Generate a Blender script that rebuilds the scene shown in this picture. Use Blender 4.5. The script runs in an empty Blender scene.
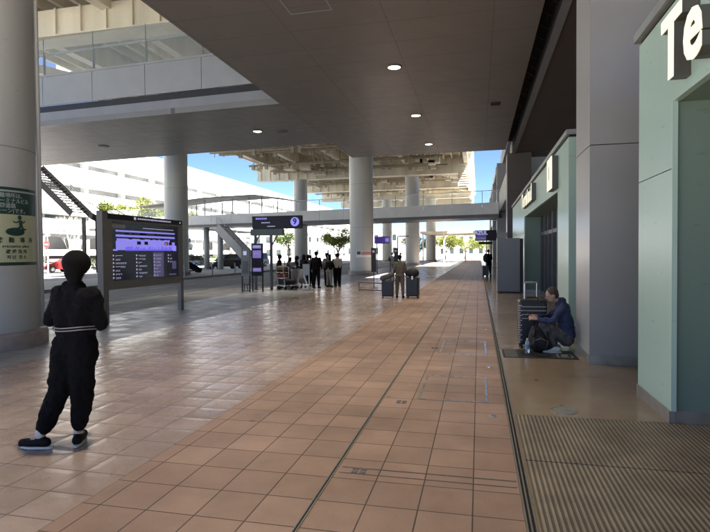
import bpy, bmesh, math, random
from mathutils import Vector, Matrix
R = math.radians
random.seed(7)
scene = bpy.context.scene
COL = scene.collection
BASE = {}

# ------------------------------------------------------------------ materials
def mat(name, col, rough=0.6, metal=0.0, noise=0.0, nscale=6.0, bump=0.0, bscale=40.0, emit=None, estr=0.0, spec=0.5, trans=0.0, alpha=1.0, coat=0.0, streak=False):
    m = bpy.data.materials.new(name); m.use_nodes = True
    nt = m.node_tree; b = nt.nodes['Principled BSDF']
    b.inputs['Base Color'].default_value = (*col, 1)
    b.inputs['Roughness'].default_value = rough
    b.inputs['Metallic'].default_value = metal
    b.inputs['Specular IOR Level'].default_value = spec
    b.inputs['Transmission Weight'].default_value = trans
    b.inputs['Alpha'].default_value = alpha
    b.inputs['Coat Weight'].default_value = coat
    if emit:
        b.inputs['Emission Color'].default_value = (*emit, 1)
        b.inputs['Emission Strength'].default_value = estr
    geo = nt.nodes.new('ShaderNodeNewGeometry')
    src = geo.outputs['Position']
    if streak:
        mp = nt.nodes.new('ShaderNodeMapping'); mp.inputs['Scale'].default_value = (1, 1, .12)
        nt.links.new(src, mp.inputs['Vector']); src = mp.outputs['Vector']
    if noise > 0:
        n = nt.nodes.new('ShaderNodeTexNoise'); n.inputs['Scale'].default_value = nscale; n.inputs['Detail'].default_value = 6
        nt.links.new(src, n.inputs['Vector'])
        r = nt.nodes.new('ShaderNodeMapRange'); r.inputs['From Min'].default_value = .3; r.inputs['From Max'].default_value = .7
        r.inputs['To Min'].default_value = 1 - noise; r.inputs['To Max'].default_value = 1 + noise
        nt.links.new(n.outputs['Fac'], r.inputs['Value'])
        mx = nt.nodes.new('ShaderNodeVectorMath'); mx.operation = 'SCALE'; mx.inputs[0].default_value = col
        fac_ = r.outputs['Result']
        if streak:       # fine scratches and knocks
            mp2 = nt.nodes.new('ShaderNodeMapping'); mp2.inputs['Scale'].default_value = (3, 3, 14); mp2.inputs['Rotation'].default_value = (.5, .35, 0); nt.links.new(geo.outputs['Position'], mp2.inputs['Vector'])
            n5 = nt.nodes.new('ShaderNodeTexNoise'); n5.inputs['Scale'].default_value = 1.7; n5.inputs['Detail'].default_value = 3; nt.links.new(mp2.outputs['Vector'], n5.inputs['Vector'])
            r5 = nt.nodes.new('ShaderNodeMapRange'); r5.inputs['From Min'].default_value = .66; r5.inputs['From Max'].default_value = .72; r5.inputs['To Min'].default_value = 1; r5.inputs['To Max'].default_value = .82; nt.links.new(n5.outputs['Fac'], r5.inputs['Value'])
            m5 = nt.nodes.new('ShaderNodeMath'); m5.operation = 'MULTIPLY'; nt.links.new(fac_, m5.inputs[0]); nt.links.new(r5.outputs['Result'], m5.inputs[1]); fac_ = m5.outputs[0]
        nt.links.new(fac_, mx.inputs['Scale']); nt.links.new(mx.outputs['Vector'], b.inputs['Base Color'])
        r2 = nt.nodes.new('ShaderNodeMapRange'); rv_ = .12 if noise > .07 else .035; r2.inputs['To Min'].default_value = max(.02, rough - rv_); r2.inputs['To Max'].default_value = min(1, rough + rv_)
        nt.links.new(n.outputs['Fac'], r2.inputs['Value']); nt.links.new(r2.outputs['Result'], b.inputs['Roughness'])
    if bump > 0:
        n2 = nt.nodes.new('ShaderNodeTexNoise'); n2.inputs['Scale'].default_value = bscale; n2.inputs['Detail'].default_value = 4
        nt.links.new(geo.outputs['Position'], n2.inputs['Vector'])
        bp = nt.nodes.new('ShaderNodeBump'); bp.inputs['Strength'].default_value = bump; bp.inputs['Distance'].default_value = .01
        nt.links.new(n2.outputs['Fac'], bp.inputs['Height']); nt.links.new(bp.outputs['Normal'], b.inputs['Normal'])
    return m

def tile_mat(name, c1, c2, cm, w, h, mortar, off=(0, 0), shift=0.0, rough=.35, bumpd=.004, stain=.27, axes='XY', rough_var=.15, pillow=0):
    """rectangular tiles laid out in world metres, with tone per tile, stains and a worn sheen"""
    m = bpy.data.materials.new(name); m.use_nodes = True
    nt = m.node_tree; b = nt.nodes['Principled BSDF']; L = nt.links.new; N = nt.nodes.new
    geo = N('ShaderNodeNewGeometry'); sep = N('ShaderNodeSeparateXYZ'); L(geo.outputs['Position'], sep.inputs[0])
    com = N('ShaderNodeCombineXYZ'); L(sep.outputs[axes[0]], com.inputs['X']); L(sep.outputs[axes[1]], com.inputs['Y'])
    mp = N('ShaderNodeMapping'); mp.inputs['Location'].default_value = (-off[0], -off[1], 0); L(com.outputs[0], mp.inputs['Vector'])
    br = N('ShaderNodeTexBrick'); L(mp.outputs['Vector'], br.inputs['Vector'])
    br.offset = shift; br.squash = 1
    br.inputs['Color1'].default_value = (*c1, 1); br.inputs['Color2'].default_value = (*c2, 1); br.inputs['Mortar'].default_value = (*cm, 1)
    br.inputs['Scale'].default_value = 1; br.inputs['Mortar Size'].default_value = mortar; br.inputs['Mortar Smooth'].default_value = .25
    br.inputs['Brick Width'].default_value = w; br.inputs['Row Height'].default_value = h; br.inputs['Bias'].default_value = 0
    n = N('ShaderNodeTexNoise'); n.inputs['Scale'].default_value = .9; n.inputs['Detail'].default_value = 8; n.inputs['Roughness'].default_value = .65
    L(geo.outputs['Position'], n.inputs['Vector'])
    r = N('ShaderNodeMapRange'); r.inputs['From Min'].default_value = .3; r.inputs['From Max'].default_value = .7; r.inputs['To Min'].default_value = 1 - stain; r.inputs['To Max'].default_value = 1 + stain
    L(n.outputs['Fac'], r.inputs['Value'])
    nf = N('ShaderNodeTexNoise'); nf.inputs['Scale'].default_value = 90; nf.inputs['Detail'].default_value = 3; L(geo.outputs['Position'], nf.inputs['Vector'])
    rf = N('ShaderNodeMapRange'); rf.inputs['To Min'].default_value = .82; rf.inputs['To Max'].default_value = 1.18; L(nf.outputs['Fac'], rf.inputs['Value'])
    # small dropped marks
    vo = N('ShaderNodeTexVoronoi'); vo.inputs['Scale'].default_value = 1.6; L(geo.outputs['Position'], vo.inputs['Vector'])
    rv = N('ShaderNodeMapRange'); rv.inputs['From Min'].default_value = .02; rv.inputs['From Max'].default_value = .06; rv.inputs['To Min'].default_value = .55; rv.inputs['To Max'].default_value = 1; L(vo.outputs['Distance'], rv.inputs['Value'])
    m1 = N('ShaderNodeMath'); m1.operation = 'MULTIPLY'; L(r.outputs['Result'], m1.inputs[0]); L(rf.outputs['Result'], m1.inputs[1])
    m2 = N('ShaderNodeMath'); m2.operation = 'MULTIPLY'; L(m1.outputs[0], m2.inputs[0]); L(rv.outputs['Result'], m2.inputs[1])
    sc = N('ShaderNodeVectorMath'); sc.operation = 'SCALE'; L(br.outputs['Color'], sc.inputs[0]); L(m2.outputs[0], sc.inputs['Scale'])
    L(sc.outputs['Vector'], b.inputs['Base Color'])
    n3 = N('ShaderNodeTexNoise'); n3.inputs['Scale'].default_value = 2.3; n3.inputs['Detail'].default_value = 7; L(geo.outputs['Position'], n3.inputs['Vector'])
    r3 = N('ShaderNodeMapRange'); r3.inputs['From Min'].default_value = .25; r3.inputs['From Max'].default_value = .75; r3.inputs['To Min'].default_value = rough - rough_var; r3.inputs['To Max'].default_value = rough + rough_var
    L(n3.outputs['Fac'], r3.inputs['Value'])
    ad = N('ShaderNodeMath'); ad.operation = 'MULTIPLY_ADD'; L(br.outputs['Fac'], ad.inputs[0]); ad.inputs[1].default_value = .4; L(r3.outputs['Result'], ad.inputs[2]); L(ad.outputs[0], b.inputs['Roughness'])
    inv = N('ShaderNodeMath'); inv.operation = 'MULTIPLY_ADD'; L(br.outputs['Fac'], inv.inputs[0]); inv.inputs[1].default_value = -1; 
    sm = N('ShaderNodeMath'); sm.operation = 'MULTIPLY'; L(nf.outputs['Fac'], sm.inputs[0]); sm.inputs[1].default_value = .25; L(sm.outputs[0], inv.inputs[2])
    # each tile a little uneven
    bp = N('ShaderNodeBump'); bp.inputs['Strength'].default_value = .6; bp.inputs['Distance'].default_value = bumpd; L(inv.outputs[0], bp.inputs['Height']); L(bp.outputs['Normal'], b.inputs['Normal'])
    if pillow:       # worn, slightly cushioned tile faces
        b2 = N('ShaderNodeTexBrick'); L(mp.outputs['Vector'], b2.inputs['Vector']); b2.offset = shift; b2.inputs['Scale'].default_value = 1
        b2.inputs['Mortar Size'].default_value = .075; b2.inputs['Mortar Smooth'].default_value = 1; b2.inputs['Brick Width'].default_value = w; b2.inputs['Row Height'].default_value = h
        i2 = N('ShaderNodeMath'); i2.operation = 'MULTIPLY_ADD'; L(b2.outputs['Fac'], i2.inputs[0]); i2.inputs[1].default_value = -1; L(n3.outputs['Fac'], i2.inputs[2])
        bq = N('ShaderNodeBump'); bq.inputs['Strength'].default_value = .7; bq.inputs['Distance'].default_value = pillow; L(i2.outputs[0], bq.inputs['Height']); L(bq.outputs['Normal'], bp.inputs['Normal'])
    return m

def groove_mat(name, c1, c2, pitch, axis='X'):
    m = bpy.data.materials.new(name); m.use_nodes = True
    nt = m.node_tree; b = nt.nodes['Principled BSDF']; L = nt.links.new; N = nt.nodes.new
    geo = N('ShaderNodeNewGeometry'); sep = N('ShaderNodeSeparateXYZ'); L(geo.outputs['Position'], sep.inputs[0])
    k = N('ShaderNodeMath'); k.operation = 'MULTIPLY'; L(sep.outputs[axis], k.inputs[0]); k.inputs[1].default_value = 2 * math.pi / pitch
    s = N('ShaderNodeMath'); s.operation = 'SINE'; L(k.outputs[0], s.inputs[0])
    r = N('ShaderNodeMapRange'); r.inputs['From Min'].default_value = -.4; r.inputs['From Max'].default_value = .3; L(s.outputs[0], r.inputs['Value'])
    n = N('ShaderNodeTexNoise'); n.inputs['Scale'].default_value = 3; n.inputs['Detail'].default_value = 8; L(geo.outputs['Position'], n.inputs['Vector'])
    rn = N('ShaderNodeMapRange'); rn.inputs['From Min'].default_value = .3; rn.inputs['From Max'].default_value = .7; rn.inputs['To Min'].default_value = .75; rn.inputs['To Max'].default_value = 1.25; L(n.outputs['Fac'], rn.inputs['Value'])
    mx = N('ShaderNodeMix'); mx.data_type = 'RGBA'; L(r.outputs['Result'], mx.inputs['Factor']); mx.inputs['A'].default_value = (*c2, 1); mx.inputs['B'].default_value = (*c1, 1)
    sc = N('ShaderNodeVectorMath'); sc.operation = 'SCALE'; L(mx.outputs['Result'], sc.inputs[0]); L(rn.outputs['Result'], sc.inputs['Scale']); L(sc.outputs['Vector'], b.inputs['Base Color'])
    b.inputs['Roughness'].default_value = .55
    bp = N('ShaderNodeBump'); bp.inputs['Strength'].default_value = .8; bp.inputs['Distance'].default_value = .006; L(r.outputs['Result'], bp.inputs['Height']); L(bp.outputs['Normal'], b.inputs['Normal'])
    return m

def leaf_mat(name, c):
    m = mat(name, c, rough=.6, noise=.35, nscale=3)
    b = m.node_tree.nodes['Principled BSDF']; b.inputs['Subsurface Weight'].default_value = 0
    nt = m.node_tree; out = nt.nodes['Material Output']
    tr = nt.nodes.new('ShaderNodeBsdfTranslucent'); tr.inputs['Color'].default_value = (c[0] * 1.6, c[1] * 1.6, c[2] * 1.1, 1)
    mx = nt.nodes.new('ShaderNodeMixShader'); mx.inputs[0].default_value = .4
    nt.links.new(b.outputs[0], mx.inputs[1]); nt.links.new(tr.outputs[0], mx.inputs[2]); nt.links.new(mx.outputs[0], out.inputs['Surface'])
    return m

M = dict(
 tileA=tile_mat('terracotta_paver', (.315, .212, .162), (.25, .168, .128), (.07, .052, .042), .333, .355, .005, pillow=.0012, off=(-1.04, .06), rough=.46, rough_var=.10),
 tileB=tile_mat('sheen_pale_paver', (.34, .265, .23), (.27, .208, .18), (.09, .075, .068), .35, .333, .005, pillow=.004, off=(-2.5, 0), shift=0, rough=.27, rough_var=.08),  # tone raised and greyed to imitate sky reflected at a grazing angle
 tileC=tile_mat('grey_flagstone', (.31, .31, .315), (.27, .27, .275), (.09, .085, .08), .6, .6, .008, off=(-6.7, 0), rough=.42),
 floorD=tile_mat('brown_terrazzo', (.27, .205, .14), (.25, .19, .13), (.06, .05, .04), 2.4, 1.8, .004, off=(.30, 5.4), rough=.16, rough_var=.07, bumpd=.0005, stain=.14),
 mat=groove_mat('grooved_mat', (.26, .22, .165), (.105, .085, .062), .036),
 ceil=tile_mat('ceiling_panel', (.178, .158, .146), (.170, .151, .139), (.085, .075, .068), 2.45, 1.22, .006, off=(.35, .4), rough=.38, rough_var=.05, bumpd=.002, stain=.05),
 ceil2=tile_mat('ceiling_panel_pale', (.19, .188, .18), (.18, .178, .17), (.11, .105, .10), 2.45, 1.22, .006, off=(.35, .4), rough=.4, rough_var=.05, bumpd=.002, stain=.05),
 asphalt=mat('asphalt', (.075, .077, .082), .8, noise=.25, nscale=2.5, bump=.5, bscale=150),
 asphalt_pale=mat('worn_asphalt', (.20, .205, .21), .75, noise=.25, nscale=1.5, bump=.4, bscale=120),
 earth=mat('pale_ground', (.45, .43, .38), .9, noise=.2, nscale=.2),
 kerb=mat('kerb_concrete', (.32, .32, .31), .7, noise=.15, nscale=4),
 line=mat('road_paint', (.6, .6, .58), .6, noise=.2, nscale=8),
 column=mat('column_paint', (.42, .43, .405), .42, noise=.10, nscale=1.2, streak=True),
 colbase=mat('column_plinth', (.30, .25, .22), .5, noise=.2, nscale=5),
 cream=mat('cream_steel', (.72, .67, .54), .5, noise=.16, nscale=.9, streak=True),
 cream2=mat('cream_duct', (.66, .61, .48), .45, noise=.15, nscale=2),
 creamd=mat('deck_soffit', (.72, .67, .54), .7, noise=.15, nscale=.7),
 pipe=mat('service_pipe', (.36, .32, .24), .5, noise=.2, nscale=4),
 grey=mat('grey_panel', (.22, .23, .24), .4, noise=.06, nscale=1.5, streak=True),
 greyl=mat('pale_grey_panel', (.315, .32, .315), .35, noise=.05, nscale=1.5),
 greyd=mat('dark_grey_steel', (.10, .10, .105), .5, noise=.1, nscale=3),
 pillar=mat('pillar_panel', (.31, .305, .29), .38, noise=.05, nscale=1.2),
 pillar_lit=mat('pillar_lit_panel', (.42, .42, .405), .3, noise=.05, nscale=1.2),  # lighter copy of the pillar panel, daylight on the side face put into colour
 brown=mat('brown_wall', (.10, .085, .08), .5, noise=.08, nscale=1),
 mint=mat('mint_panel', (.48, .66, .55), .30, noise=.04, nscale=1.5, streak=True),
 mint_shade=mat('mint_shaded_panel', (.185, .265, .21), .4, noise=.04, nscale=1.5, streak=True),  # darker copy of the mint panel, shade of the recess painted in
 cap=mat('cap_metal', (.34, .36, .34), .45, metal=.2, noise=.08),
 steel=mat('brushed_steel', (.55, .55, .54), .28, metal=.9, noise=.12, nscale=10, streak=True),
 skirt=mat('steel_skirting', (.42, .40, .36), .35, metal=.6, noise=.15, nscale=6),
 black=mat('black_paint', (.012, .012, .013), .5, noise=.2, nscale=5),
 bridge=mat('bridge_panel', (.55, .56, .55), .4, noise=.06, nscale=1.5),
 stairm=mat('stair_shaded_steel', (.010, .010, .011), .9, noise=.2, nscale=3, spec=.1),  # near-black colour stands in for shade on the open stair
 void=mat('dark_recess', (.008, .008, .009), .8),
 glass=mat('rail_glass', (.75, .85, .85), .03, alpha=.12, spec=.6),
 dglass=mat('dark_glass', (.03, .04, .04), .05, spec=.8),
 white=mat('white_paint', (.80, .80, .78), .5, noise=.06, nscale=.5, streak=True),
 whites=mat('white_signal', (.7, .7, .7), .5),
 gap=mat('parking_shade_grey', (.34, .34, .33), .8, noise=.3, nscale=.3),  # grey stands in for shade inside the open parking levels
 canop=mat('canopy_metal', (.10, .095, .09), .5, noise=.1),
 sletter=mat('sign_face', (.85, .80, .60), .4, emit=(1, .93, .68), estr=.10),
 sside=mat('sign_return', (.085, .08, .07), .4),
 board=mat('board_frame', (.22, .205, .185), .55, metal=.4, noise=.1, nscale=4),
 scrd=mat('screen_dark', (.012, .013, .02), .12, emit=(.05, .05, .09), estr=.02),
 scrp=mat('screen_purple', (.10, .09, .3), .2, emit=(.30, .27, .95), estr=.10),
 scrb=mat('screen_blue', (.05, .04, .2), .2, emit=(.14, .10, .75), estr=.12),
 scrw=mat('screen_text', (.4, .4, .5), .3, emit=(.6, .6, .85), estr=.06),
 scrr=mat('screen_red', (.5, .1, .1), .3, emit=(.9, .2, .3), estr=.1),
 purple=mat('purple_sign', (.04, .026, .11), .3, emit=(.09, .05, .42), estr=.04),
 lilac=mat('lilac_poster', (.30, .25, .55), .3, emit=(.35, .28, .8), estr=.04),
 navy=mat('dark_sign', (.014, .012, .022), .65),
 olive=mat('olive_grey_box', (.10, .11, .09), .5, noise=.1),
 green=mat('sign_green', (.012, .045, .035), .35, noise=.1, nscale=4),
 paper=mat('sign_paper', (.44, .46, .29), .4, noise=.08, nscale=3),
 signt=mat('sign_text_grey', (.35, .40, .36), .5),
 redm=mat('red_paint', (.45, .04, .04), .35, coat=.3),
 pinkred=mat('faded_red_label', (.42, .22, .22), .4),
 carb=mat('car_black_paint', (.014, .015, .02), .22, coat=.8),
 carr=mat('car_red_paint', (.28, .02, .02), .25, coat=.8),
 carw=mat('car_white_paint', (.65, .66, .67), .25, coat=.8),
 tyre=mat('tyre_rubber', (.02, .02, .02), .8),
 lampw=mat('headlamp_glass', (.7, .7, .7), .1),
 bark=mat('bark', (.13, .10, .08), .9, noise=.3, nscale=8),
 leafy=leaf_mat('leaf_yellow_green', (.15, .17, .035)),
 leafg=leaf_mat('leaf_green', (.085, .125, .03)),
 skin=mat('skin', (.42, .26, .19), .5),
 hair=mat('black_hair', (.005, .0045, .0045), .8, spec=.12, bump=.6, bscale=200),
 hairb=mat('brown_hair', (.045, .028, .02), .55, bump=.6, bscale=200),
 c_black=mat('black_cloth', (.006, .006, .007), .95, spec=.12, bump=.5, bscale=60),
 c_navy=mat('navy_cloth', (.022, .035, .085), .75, noise=.2, nscale=15, bump=.7, bscale=45),
 c_grey=mat('grey_cloth', (.22, .21, .21), .85, noise=.15, nscale=15, bump=.4, bscale=60),
 c_dgrey=mat('charcoal_cloth', (.075, .073, .07), .85, noise=.2, nscale=12, bump=.7, bscale=45),
 c_khaki=mat('khaki_cloth', (.095, .078, .062), .85, noise=.15, nscale=15, bump=.4, bscale=60),
 c_beige=mat('beige_cloth', (.48, .44, .38), .85, bump=.4, bscale=60),
 c_white=mat('white_cloth', (.62, .62, .62), .8),
 c_dnavy=mat('dark_navy_cloth', (.02, .024, .045), .85),
 shoe=mat('white_shoe', (.60, .58, .53), .6), shoeb=mat('black_shoe', (.006, .006, .006), .7, spec=.2),
 sole=mat('shoe_sole', (.6, .58, .54), .6),
 case=mat('black_case', (.015, .015, .016), .35, bump=.3, bscale=80),
 nylon=mat('black_nylon', (.012, .012, .013), .75, bump=.6, bscale=60),
 stripe=mat('zigzag_strap', (.42, .40, .40), .6),
 redbox=mat('red_carton', (.22, .03, .03), .6), brownbox=mat('brown_carton', (.25, .16, .09), .8),
 plastic=mat('clear_plastic', (.80, .88, .92), .08, trans=.75, spec=.5), label=mat('blue_label', (.12, .30, .55), .4),
 grate=mat('dark_grate', (.05, .055, .05), .5, metal=.5, noise=.2, nscale=10), gratel=mat('grate_inlay', (.20, .19, .16), .5),
 phone=mat('phone_red', (.25, .02, .03), .3),
 bulb=mat('downlight_lens', (1, .95, .8), .4, emit=(1, .86, .58), estr=3.0),
)

# ------------------------------------------------------------------ mesh builder
class MB:
    def __init__(s): s.v = []; s.f = []
    def add(s, vs, fs):
        n = len(s.v); s.v += [tuple(v) for v in vs]; s.f += [tuple(i + n for i in f) for f in fs]; return s
    def box(s, x0, x1, y0, y1, z0, z1):
        vs = [(x, y, z) for x in (x0, x1) for y in (y0, y1) for z in (z0, z1)]
        return s.add(vs, [(0, 1, 3, 2), (4, 6, 7, 5), (0, 4, 5, 1), (2, 3, 7, 6), (0, 2, 6, 4), (1, 5, 7, 3)])
    def obox(s, c, ax, ay, az):      # oriented box, half vectors
        c, ax, ay, az = map(Vector, (c, ax, ay, az))
        vs = [c + a * ax + b * ay + d * az for a in (-1, 1) for b in (-1, 1) for d in (-1, 1)]
        return s.add(vs, [(0, 1, 3, 2), (4, 6, 7, 5), (0, 4, 5, 1), (2, 3, 7, 6), (0, 2, 6, 4), (1, 5, 7, 3)])
    def beam(s, p, q, w, h):         # bar from p to q, width w (horizontal), height h
        p, q = Vector(p), Vector(q); d = (q - p); l = d.length; d.normalize()
        side = d.cross(Vector((0, 0, 1)))
        if side.length < 1e-4: side = Vector((1, 0, 0))
        side.normalize(); up = side.cross(d)
        return s.obox((p + q) / 2, d * l / 2, side * w / 2, up * h / 2)
    def prism(s, poly, z0, z1):      # polygon in xy
        n = len(poly)
        vs = [(x, y, z0) for x, y in poly] + [(x, y, z1) for x, y in poly]
        return s.add(vs, [tuple(range(n))[::-1], tuple(range(n, 2 * n))] + [(i, (i + 1) % n, n + (i + 1) % n, n + i) for i in range(n)])
    def prof(s, pts, off0, off1):    # polygon given as 3D points, extruded from off0 to off1
        n = len(pts); o0, o1 = Vector(off0), Vector(off1)
        vs = [Vector(p) + o0 for p in pts] + [Vector(p) + o1 for p in pts]
        return s.add(vs, [tuple(range(n))[::-1], tuple(range(n, 2 * n))] + [(i, (i + 1) % n, n + (i + 1) % n, n + i) for i in range(n)])
    def tube(s, p, q, r0, r1=None, n=10, caps=True):
        r1 = r0 if r1 is None else r1
        p, q = Vector(p), Vector(q); d = (q - p).normalized()
        a = d.cross(Vector((0, 0, 1)))
        if a.length < 1e-4: a = Vector((1, 0, 0))
        a.normalize(); b = d.cross(a)
        vs = []
        for c, r in ((p, r0), (q, r1)):
            for i in range(n):
                t = 2 * math.pi * i / n; vs.append(c + (a * math.cos(t) + b * math.sin(t)) * r)
        fs = [(i, (i + 1) % n, n + (i + 1) % n, n + i) for i in range(n)]
        if caps: fs += [tuple(range(n))[::-1], tuple(range(n, 2 * n))]
        return s.add(vs, fs)
    def path(s, pts, r, n=8):
        for a, b in zip(pts[:-1], pts[1:]): s.tube(a, b, r, n=n)
        return s
    def lathe(s, c, prof, n=48):     # prof: (r, z)
        vs = []; k = len(prof)
        for i in range(n):
            t = 2 * math.pi * i / n
            for r, z in prof: vs.append((c[0] + r * math.cos(t), c[1] + r * math.sin(t), c[2] + z))
        fs = [(i * k + j, ((i + 1) % n) * k + j, ((i + 1) % n) * k + j + 1, i * k + j + 1) for i in range(n) for j in range(k - 1)]
        return s.add(vs, fs)
    def ell(s, c, r, rot=None, nu=14, nv=9):
        c = Vector(c); r = (r, r, r) if not hasattr(r, '__len__') else r
        vs = [Vector((0, 0, r[2]))]
        for j in range(1, nv):
            ph = math.pi * j / nv
            for i in range(nu):
                t = 2 * math.pi * i / nu
                vs.append(Vector((r[0] * math.sin(ph) * math.cos(t), r[1] * math.sin(ph) * math.sin(t), r[2] * math.cos(ph))))
        vs.append(Vector((0, 0, -r[2])))
        if rot is not None: vs = [rot @ v for v in vs]
        vs = [v + c for v in vs]; fs = []
        for i in range(nu): fs.append((0, 1 + i, 1 + (i + 1) % nu))
        for j in range(nv - 2):
            for i in range(nu):
                a = 1 + j * nu; fs.append((a + i, a + nu + i, a + nu + (i + 1) % nu, a + (i + 1) % nu))
        last = len(vs) - 1; a = 1 + (nv - 2) * nu
        for i in range(nu): fs.append((a + i, last, a + (i + 1) % nu))
        return s.add(vs, fs)
    def cap(s, p, q, r0, r1=None):   # tapered capsule
        r1 = r0 if r1 is None else r1
        s.ell(p, r0); s.ell(q, r1); return s.tube(p, q, r0, r1, n=14)
    def xform(s, m):
        s.v = [tuple(m @ Vector(v)) for v in s.v]; return s

def tag(o, label=None, cat=None, group=None, kind=None):
    if label: o['label'] = label
    if cat: o['category'] = cat
    if group: o['group'] = group
    if kind: o['kind'] = kind
    return o

def obj(name, mb, m, parent=None, smooth=False, bevel=0.0, remesh=0.0, sm=8):
    base = Vector(BASE.get(parent.name, (0, 0, 0))) if parent else Vector((0, 0, 0))
    me = bpy.data.meshes.new(name)
    me.from_pydata([tuple(Vector(v) - base) for v in mb.v], [], mb.f); me.update()
    bm = bmesh.new(); bm.from_mesh(me); bmesh.ops.recalc_face_normals(bm, faces=bm.faces); bm.to_mesh(me); bm.free()
    me.materials.append(m)
    o = bpy.data.objects.new(name, me); COL.objects.link(o)
    if parent: o.parent = parent; BASE[o.name] = tuple(base)
    if smooth:
        for p in me.polygons: p.use_smooth = True
    if remesh:
        r = o.modifiers.new('Remesh', 'REMESH'); r.mode = 'VOXEL'; r.voxel_size = remesh; r.use_smooth_shade = True
        s = o.modifiers.new('Smooth', 'SMOOTH'); s.factor = .5; s.iterations = sm
    if bevel:
        b = o.modifiers.new('Bevel', 'BEVEL'); b.width = bevel; b.segments = 2; b.limit_method = 'ANGLE'; b.angle_limit = R(40)
    return o

def thing(name, label, cat, base=(0, 0, 0), group=None):
    o = bpy.data.objects.new(name, None); COL.objects.link(o); o.empty_display_size = .2
    o.location = base; BASE[o.name] = tuple(base)
    return tag(o, label, cat, group)

def solo(name, mb, m, label, cat, group=None, **k):
    return tag(obj(name, mb, m, None, **k), label, cat, group)

def struct(name, mb, m, **k):
    return tag(obj(name, mb, m, None, **k), kind='structure')

def copy_tree(o, parent=None):
    c = o.copy(); COL.objects.link(c); c.parent = parent
    for ch in list(o.children): copy_tree(ch, c)
    return c

def text_mb(body, size, depth=0.002, offset=0.0, space=1.0, align='CENTER'):
    cu = bpy.data.curves.new('txt', 'FONT'); cu.body = body; cu.size = size; cu.extrude = depth / 2; cu.offset = offset
    cu.space_character = space; cu.align_x = align; cu.align_y = 'CENTER'; cu.resolution_u = 3
    o = bpy.data.objects.new('txt', cu); COL.objects.link(o)
    bpy.context.view_layer.update()
    dg = bpy.context.evaluated_depsgraph_get()
    me = bpy.data.meshes.new_from_object(o.evaluated_get(dg))
    mb = MB(); mb.add([v.co.copy() for v in me.vertices], [tuple(p.vertices) for p in me.polygons])
    bpy.data.objects.remove(o); bpy.data.curves.remove(cu); bpy.data.meshes.remove(me)
    return mb
def facing(mb, loc, d):
    cols = {'-X': ((0, -1, 0), (0, 0, 1), (-1, 0, 0)), '+X': ((0, 1, 0), (0, 0, 1), (1, 0, 0)), '-Y': ((1, 0, 0), (0, 0, 1), (0, -1, 0))}[d]
    m = Matrix((cols[0], cols[1], cols[2])).transposed().to_4x4(); m.translation = Vector(loc)
    return mb.xform(m)

# ------------------------------------------------------------------ ground and roads
struct('ground', MB().box(-900, 900, -200, 1500, -.6, -.16), M['earth'])
def sheet(x0, x1, y0, y1, z): return MB().add([(x0, y0, z), (x1, y0, z), (x1, y1, z), (x0, y1, z)], [(0, 1, 2, 3)])
struct('road', sheet(-19.8, -9.75, -30, 260, -.14), M['asphalt_pale'])
struct('outer_road', sheet(-45, -26.2, -30, 260, -.14), M['asphalt_pale'])
mb = MB()
for x in (-13.1, -16.4):
    y = -10
    while y < 150: mb.add(sheet(x - .07, x + .07, y, y + 4.5, -.134).v, [(0, 1, 2, 3)]); y += 8.5
for y in (14, 20, 26, 34, 42): mb.add(sheet(-12.6, -9.95, y, y + .12, -.134).v, [(0, 1, 2, 3)])
mb.add(sheet(-12.75, -12.63, 9, 60, -.134).v, [(0, 1, 2, 3)])
struct('road_markings', mb, M['line'])
# pavement bodies
struct('pavement_base', MB().box(-9.58, 4.5, -14, 130, -.16, -.03), M['kerb'])
struct('terracotta_pavement', MB().box(-2.5, .262, -14, 112, -.03, 0), M['tileA'])
struct('sheen_pale_pavement', MB().box(-6.7, -2.5, -14, 112, -.03, 0), M['tileB'])
struct('grey_pavement', MB().box(-9.58, -6.7, -14, 112, -.03, -.001), M['tileC'])
struct('kerb_strip', MB().box(-9.75, -9.58, -14, 112, -.16, .002), M['kerb'], bevel=.012)
struct('stone_floor', MB().box(.332, 4.5, -14, 112, -.03, 0), M['floorD'])
struct('traffic_island', MB().box(-26.2, -19.8, -20, 200, -.16, 0), M['kerb'], bevel=.02)
struct('outer_pavement', MB().box(-58, -45, -30, 260, -.16, 0), M['kerb'])
struct('joint_bed', MB().box(.262, .332, -14, 112, -.03, -.012), M['void'])
# grooved entrance mats (three sections with thin joints)
for i, (y0, y1) in enumerate(((-.2, 1.60), (1.615, 3.06), (3.075, 4.2), (4.215, 5.38))):
    t = solo('grooved_mat', MB().box(.345, 4.2, y0, y1, 0, .006), M['mat'],
         ['brown grooved mat section nearest the viewer at the bottom right corner', 'brown grooved mat section second nearest at the lower right', 'brown grooved mat section between the two thin cross joints beside the mint kiosk', 'brown grooved mat section farthest away, ending level with the corner of the mint kiosk'][i], 'floor mat', 'grooved mats by the kiosk entrance')
# slot drain
t = thing('slot_drain', 'long thin steel edged slot drain running through the terracotta tiles', 'drain', (-1.04, 0, 0))
obj('slot', MB().box(-1.046, -1.034, -14, 110, .0005, .0025), M['void'], t)
for x0, x1 in ((-1.055, -1.046), (-1.034, -1.025)): obj('steel_edge', MB().box(x0, x1, -14, 110, .0005, .005), M['board'], t)
t = thing('floor_joint', 'narrow dark double metal joint between the terracotta tiles and brown floor', 'floor joint', (.297, 0, 0))
for x0, x1 in ((.264, .276), (.291, .301), (.318, .330)): obj('joint_bar', MB().box(x0, x1, -14, 110, -.01, .004), M['board'], t)
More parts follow.
